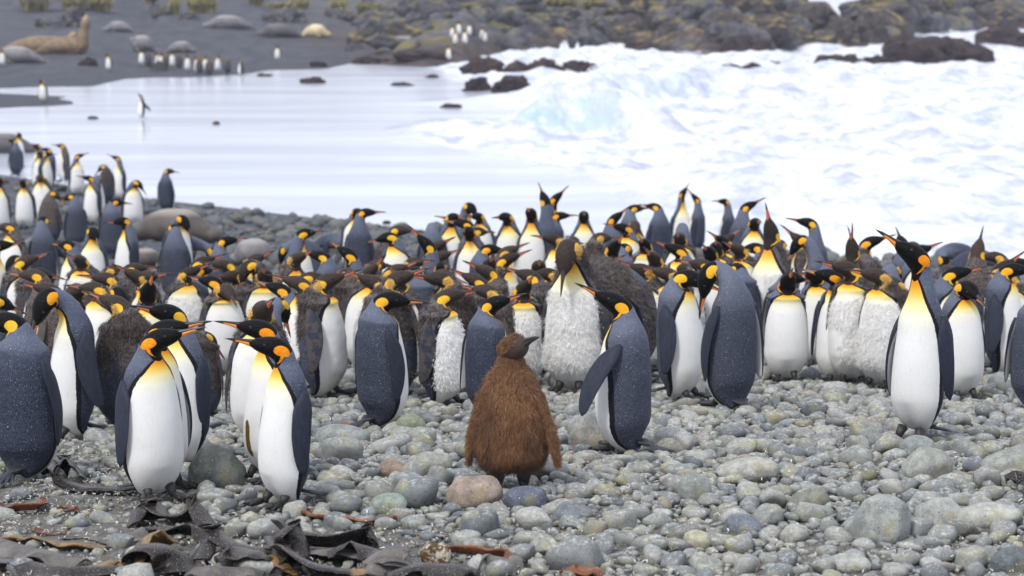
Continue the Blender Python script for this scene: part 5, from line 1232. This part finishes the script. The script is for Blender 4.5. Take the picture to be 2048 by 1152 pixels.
def rock(px0, px1, py, hpx, mat, label, seed, rough=.9, flat=.8, group='rocks along the far shore', sharp=0):
    q = at((px0 + px1) / 2, py); s_ = FP / q[1]; a = (px1 - px0) / 2 / s_; h = hpx / s_
    V0, F0 = ICO[4]; V = V0 * (1 + 1.5 * rough * (fbm(V0 * 1.5 + seed * 3.7, seed, 6, .62) - .5))[:, None]
    V = V + V0 * (np.abs(fbm(V0 * 3.1 + seed, seed + 4, 4, .6) - .5) * -1.2 + .1)[:, None]
    V = V / np.abs(V[:, 0]).max(); top = V[:, 2].max(); V = V * np.array([a, a * flat, h / top]); V[:, 2] = np.where(V[:, 2] < 0, V[:, 2] * .3, V[:, 2])
    if mat is MR_WET and px0 > 900: V[:, 0] *= 1.2
    o = obj('rock', mesh('rock', V, F0, mat, smooth=False)); o.location = (q[0], q[1] + a * flat * .8, q[2] - .03 * h); tag(o, label, 'rock', group); return o
RK = [
    (925, 1012, 152, 42, MR_WET, 'brown hump of rock where the beach meets the surf', 1), (1000, 1075, 150, 30, MR_WET, 'low brown rock right of the hump at the surf', 2), (1040, 1130, 150, 36, MR_WET, 'pointed brown rock in the white water', 3), (1120, 1192, 140, 20, MR_WET, 'thin dark reef tip washed by spray', 4),
    (928, 982, 183, 30, MR_WET, 'small square black rock in the surf', 5), (984, 1060, 188, 38, MR_WET, 'two-peaked black rock in the surf beside the square one', 6), (1040, 1080, 188, 14, MR_WET, 'low tail of the two-peaked black rock', 7),
    (596, 652, 167, 14, MR_WET, 'dark flat rock lying alone in the thin wash', 8), (778, 832, 172, 8, MR_WET, 'low black rock in the wash left of the surf', 9), (848, 882, 156, 8, MR_WET, 'tiny dark rock in the wash near the shore', 10), (876, 930, 216, 9, MR_WET, 'flat grey rock awash below the two black rocks', 11),
    (1062, 1108, 208, 9, MR_WET, 'small dark rock awash in the foam', 12), (422, 440, 249, 7, MR_WET, 'dark pebble-like rock in the left shallows', 13), (172, 196, 238, 6, MR_WET, 'small stone near the wading penguin', 14), (764, 784, 448, 7, MR_WET, 'dark stone in the wash right of the white-fronted pair', 15),
    (1436, 1486, 139, 12, MR_WET, 'low reef left of the chain of small sea rocks', 16), (1482, 1532, 141, 17, MR_WET, 'second low rock of the reef chain', 17), (1526, 1566, 136, 15, MR_WET, 'rounded rock ending the reef chain', 18), (1594, 1640, 133, 10, MR_WET, 'small dark rock between the reef chain and the big sea rock', 19),
    (1636, 1730, 133, 26, MR_WET, 'broad brown rock left of the big sea rock', 20), (1715, 1800, 131, 22, MR_WET, 'foam-streaked low rock touching the big sea rock', 21), (1785, 1992, 131, 62, MR_WET, 'biggest sea rock, brown with an orange top, at the right', 22), (1962, 2080, 97, 50, MR_WET, 'black rock cut by the right edge behind the big sea rock', 23),
    (1245, 1310, 108, 30, MR_WET, 'dark rock hit by the tall spray', 24), (1440, 1545, 113, 46, MR_WET, 'dark shelf of rock at the foot of the lichen cliffs', 25), (1350, 1420, 92, 44, MR_TAN, 'tan lichen-covered block on the shore', 26), (1466, 1528, 70, 30, MR_TAN, 'golden square block of rock on the shore', 27),
    (1400, 1480, 55, 48, MR_GREY, 'blue-grey boulder above the golden block', 28), (1250, 1340, 78, 50, MR_ORNG, 'rock with yellow patches left of the tan block', 29), (1180, 1260, 72, 42, MR_GREY, 'rounded slate-coloured outcrop on the shore', 30), (1120, 1190, 74, 44, MR_GREY, 'ribbed grey outcrop beside the slate-coloured one', 31),
    (1640, 1740, 92, 62, MR_ORNG, 'dark cliff block below the gap in the skyline', 32), (1700, 1790, 88, 70, MR_ORNG, 'olive-capped cliff right of the skyline gap', 33), (1560, 1640, 92, 40, MR_ORNG, 'orange-banded ledge by the water', 34), (1730, 1800, 95, 34, MR_GREY, 'pale-streaked rock slab at the water', 35),
    (1040, 1120, 62, 34, MR_GREY, 'striped slab of rock above the small group of penguins', 36), (1090, 1180, 44, 34, MR_GREY, 'grey slab higher up the rocky shore', 37), (985, 1040, 100, 22, MR_WET, 'dark boulder beside the small group of penguins', 38), (780, 930, 30, 26, MR_GREY, 'long slanting grey slab at the top edge', 39),
    (700, 800, 46, 30, MR_GREY, 'pale slate ledge above the flat grey seal', 40), (640, 720, 40, 26, MR_GREY, 'bluish rock pile behind the cream seal', 41), (520, 620, 46, 34, MR_GREY, 'grass-capped grey rock behind the two touching seals', 42), (100, 180, 54, 42, MR_GREY, 'grey pyramid-shaped rock behind the sparring seals', 43),
    (55, 120, 56, 22, MR_GREY, 'broken grey rocks left of the pyramid-shaped one', 44), (300, 345, 32, 26, MR_GREY, 'blue-grey rock between the grass tussocks', 45), (350, 400, 40, 18, MR_GREY, 'low grey rock right of the tussocks', 46), (378, 402, 24, 16, MR_GREY, 'small pale rock among the tussocks', 47), (150, 200, 132, 20, MR_WET, 'black rock on the sand below the sparring seals', 48),
    (296, 336, 143, 22, MR_GREY, 'dark rock in front of the far penguin group', 49), (615, 655, 134, 12, MR_WET, 'low dark stone on the far waterline', 50), (510, 545, 153, 7, MR_WET, 'flat stone at the far water edge', 51), (880, 935, 24, 22, MR_GREY, 'grey knob of rock at the top edge', 52),
    (780, 900, 118, 20, MR_WET, 'brown kelp-covered rocks at the far waterline', 53), (690, 800, 128, 16, MR_WET, 'scatter of brown rock on the far waterline', 54), (1900, 2048, 50, 46, MR_ORNG, 'blue-brown cliff foot at the right', 55), (1800, 1900, 60, 54, MR_ORNG, 'blue-brown cliff behind the big sea rock', 56),
]
for (a, b, py, h, m_, lab, sd_) in RK: rock(a, b, py, h, m_, lab, sd_)
# loose boulders strewn over the rocky shore, pieces of it
BR = [];
for i in range(10):
    V0, F0 = ICO[3]; V = V0 * (1 + 1.0 * (fbm(V0 * 1.4 + i * 7, 40 + i, 4, .6) - .5))[:, None]
    for m_ in (MR_GREY, MR_ORNG): BR.append(mesh('boulder', V, F0, m_, smooth=False))
nb = 0
for _ in range(3000):
    if nb >= 260: break
    px = random.uniform(560, 2100); py = random.uniform(-20, 110); q = at(px, py)
    if q[1] < 100 or q[2] < .15 or q[1] > 380: continue
    if px < 690 or (px < 900 and random.random() < .5): continue
    if 850 < px < 1010 and 40 < py < 115: continue
    r = random.uniform(.35, 1.5) * (1.15 if px > 1150 else .8)
    o = obj('boulder', BR[(random.randrange(10)) * 2 + (1 if random.random() < (.6 if px > 1200 else .12) else 0)], far); o.location = (q[0], q[1], q[2] + r * .1); o.scale = (r * random.uniform(.8, 1.7), r * random.uniform(.6, 1.2), r * random.uniform(.4, .95)); o.rotation_euler = (random.gauss(0, .3), random.gauss(0, .3), random.uniform(0, 6.28)); nb += 1

# tussock grass
k = NT('tussock_grass', .8); k.color(k.ramp(RND_ISL(k), [(0, (.12, .11, .03)), (.5, (.30, .25, .08)), (1, (.46, .39, .16))])); M_TUS = k.m
def tussock(px, py, wpx, hpx, label, seed):
    q = at(px, py); s_ = FP / q[1]; a = wpx / 2 / s_; h = hpx / s_; r = np.random.default_rng(seed); n = 900
    b = r.normal(0, .42, (n, 2)).clip(-1, 1) * a * .6; an = r.uniform(0, 6.28, n); L = h * r.uniform(.6, 1.15, n); sp_ = a * r.uniform(.2, 1.0, n)
    d = np.stack([np.cos(an), np.sin(an)], -1); w_ = .025 + .02 * r.random(n)
    P = []
    for t, wf in ((0, 1), (.4, 1), (.75, .7), (1, .1)):
        xy = b + d * (sp_ * t ** 1.4)[:, None]; z = L * (np.sin(t * 2.1) / np.sin(1.571) if t else 0) * (1 - .25 * t * t)
        sd2 = np.stack([-d[:, 1], d[:, 0]], -1) * (w_ * wf)[:, None]
        P += [np.concatenate([xy + sd2, z[:, None] if np.ndim(z) else np.full((n, 1), z)], 1), np.concatenate([xy - sd2, z[:, None] if np.ndim(z) else np.full((n, 1), z)], 1)]
    P = np.stack(P, 1).reshape(-1, 3); o_ = (np.arange(n) * 8)[:, None]; F = np.concatenate([o_ + np.array([[2 * i, 2 * i + 1, 2 * i + 3, 2 * i + 2]]) for i in range(3)]).astype(np.int32)
    o = obj('grass_tussock', mesh('grass_tussock', P, F, M_TUS)); o.location = q; tag(o, label, 'grass tussock', 'tussocks of grass on the far beach')
TU = [(70, 22, 76, 34, 'yellow-green tussock nearest the top left corner'), (150, 20, 70, 30, 'tussock behind the pyramid-shaped rock'), (200, 22, 64, 32, 'tussock right of the pyramid-shaped rock'), (308, 8, 50, 24, 'tussock behind the blue-grey rock'), (350, 30, 26, 34, 'narrow upright tussock between two grey rocks'),
      (394, 24, 52, 30, 'brown-bottomed tussock right of the narrow one'), (420, 25, 30, 34, 'dark-hearted tussock at the top, left of the long seal'), (512, 10, 42, 22, 'tussock cut by the top edge above the long seal'), (565, 22, 70, 18, 'grass growing on top of the grass-capped rock'), (676, 26, 40, 26, 'round straw-coloured tussock behind the cream seal'),
      (740, 28, 70, 22, 'low yellow tussock on the slate ledge'), (860, 14, 60, 18, 'mossy tussock on the slanting slab'), (1120, 16, 90, 20, 'olive grass patch on the rocky shore top'), (1190, 20, 70, 20, 'yellow grass patch right of the olive one'), (1280, 22, 80, 22, 'green-gold grass patch above the rock with yellow patches'), (1010, 12, 60, 16, 'small grass patch left on the rocky crest'), (940, 20, 50, 14, 'low golden grass on the shore below the slanting slab'), (1090, 40, 56, 14, 'ochre grass strip above the ribbed outcrop'), (1400, 20, 70, 20, 'mustard-coloured grass clump above the blue-grey boulder'),
      (1520, 16, 80, 22, 'olive grass clump left of the skyline gap'), (1770, 14, 80, 20, 'brownish grass on the cliff right of the skyline gap'), (1880, 12, 70, 18, 'thin grass high above the big sea rock'), (1220, 48, 50, 12, 'yellowish grass tuft over the slate-coloured outcrop'), (600, 16, 50, 18, 'small straw tussock right of the grass-capped rock')]
for i, t_ in enumerate(TU): tussock(*t_, i)

# ------------------------------------------------------------------ spray thrown up by the surf
k = NT('spray', .9); k.color((.90, .93, .96)); k.set(Transmission_Weight=0.0); M_SPR = k.m
def spray(px0, px1, py, hpx, label, seed, n=2600):
    q = at_z((px0 + px1) / 2, py); s_ = FP / q[1]; a = (px1 - px0) / 2 / s_; h = hpx / s_; r = np.random.default_rng(seed)
    V0, F0 = ICO[1]; x = r.normal(0, .45, n).clip(-1.1, 1.1); hh = np.exp(-(x * 1.1) ** 2) * (.25 + 1.1 * vnoise(P3(x * 5.0, seed, 0), seed)); z = r.random(n) ** 1.5 * hh
    P = np.stack([x * a, r.normal(0, .6, n), z * h], -1); rad = h * .042 * r.uniform(.3, 1.5, n) * (1.25 - z.clip(0, 1))
    V = (P[:, None] + V0[None] * rad[:, None, None]).reshape(-1, 3); F = (F0[None] + (np.arange(n) * len(V0))[:, None, None]).reshape(-1, 3).astype(np.int32)
    o = obj('sea_spray', mesh('sea_spray', V, F, M_SPR)); o.location = (q[0], q[1] + .5, 0); stuff(o)
spray(1100, 1180, 118, 36, '', 1, 4200); spray(1190, 1320, 132, 44, '', 2, 5200); spray(1320, 1440, 112, 16, '', 3, 700); spray(1170, 1290, 150, 26, '', 4); spray(1560, 1800, 112, 12, '', 5, 800); spray(1850, 2010, 72, 14, '', 6, 800); spray(960, 1080, 200, 8, '', 7, 500); spray(1490, 1600, 118, 10, '', 8, 400)

# ------------------------------------------------------------------ sea air: far things fade a little
bx = np.array([[x, y, z] for x in (-900, 900) for y in (-6, 2700) for z in (-2.2, 16)], float)
fc = np.array([[0, 1, 3, 2], [4, 6, 7, 5], [0, 4, 5, 1], [2, 3, 7, 6], [0, 2, 6, 4], [1, 5, 7, 3]], np.int32)
mh = bpy.data.materials.new('sea_air'); mh.use_nodes = True; mh.node_tree.nodes.clear()
o_ = mh.node_tree.nodes.new('ShaderNodeOutputMaterial'); v_ = mh.node_tree.nodes.new('ShaderNodeVolumePrincipled'); mh.node_tree.links.new(v_.outputs[0], o_.inputs['Volume'])
v_.inputs['Color'].default_value = (.80, .84, 1, 1); v_.inputs['Density'].default_value = .0005; v_.inputs['Anisotropy'].default_value = .2
hz = stuff(obj('haze', mesh('haze', bx, fc, mh, smooth=False)))
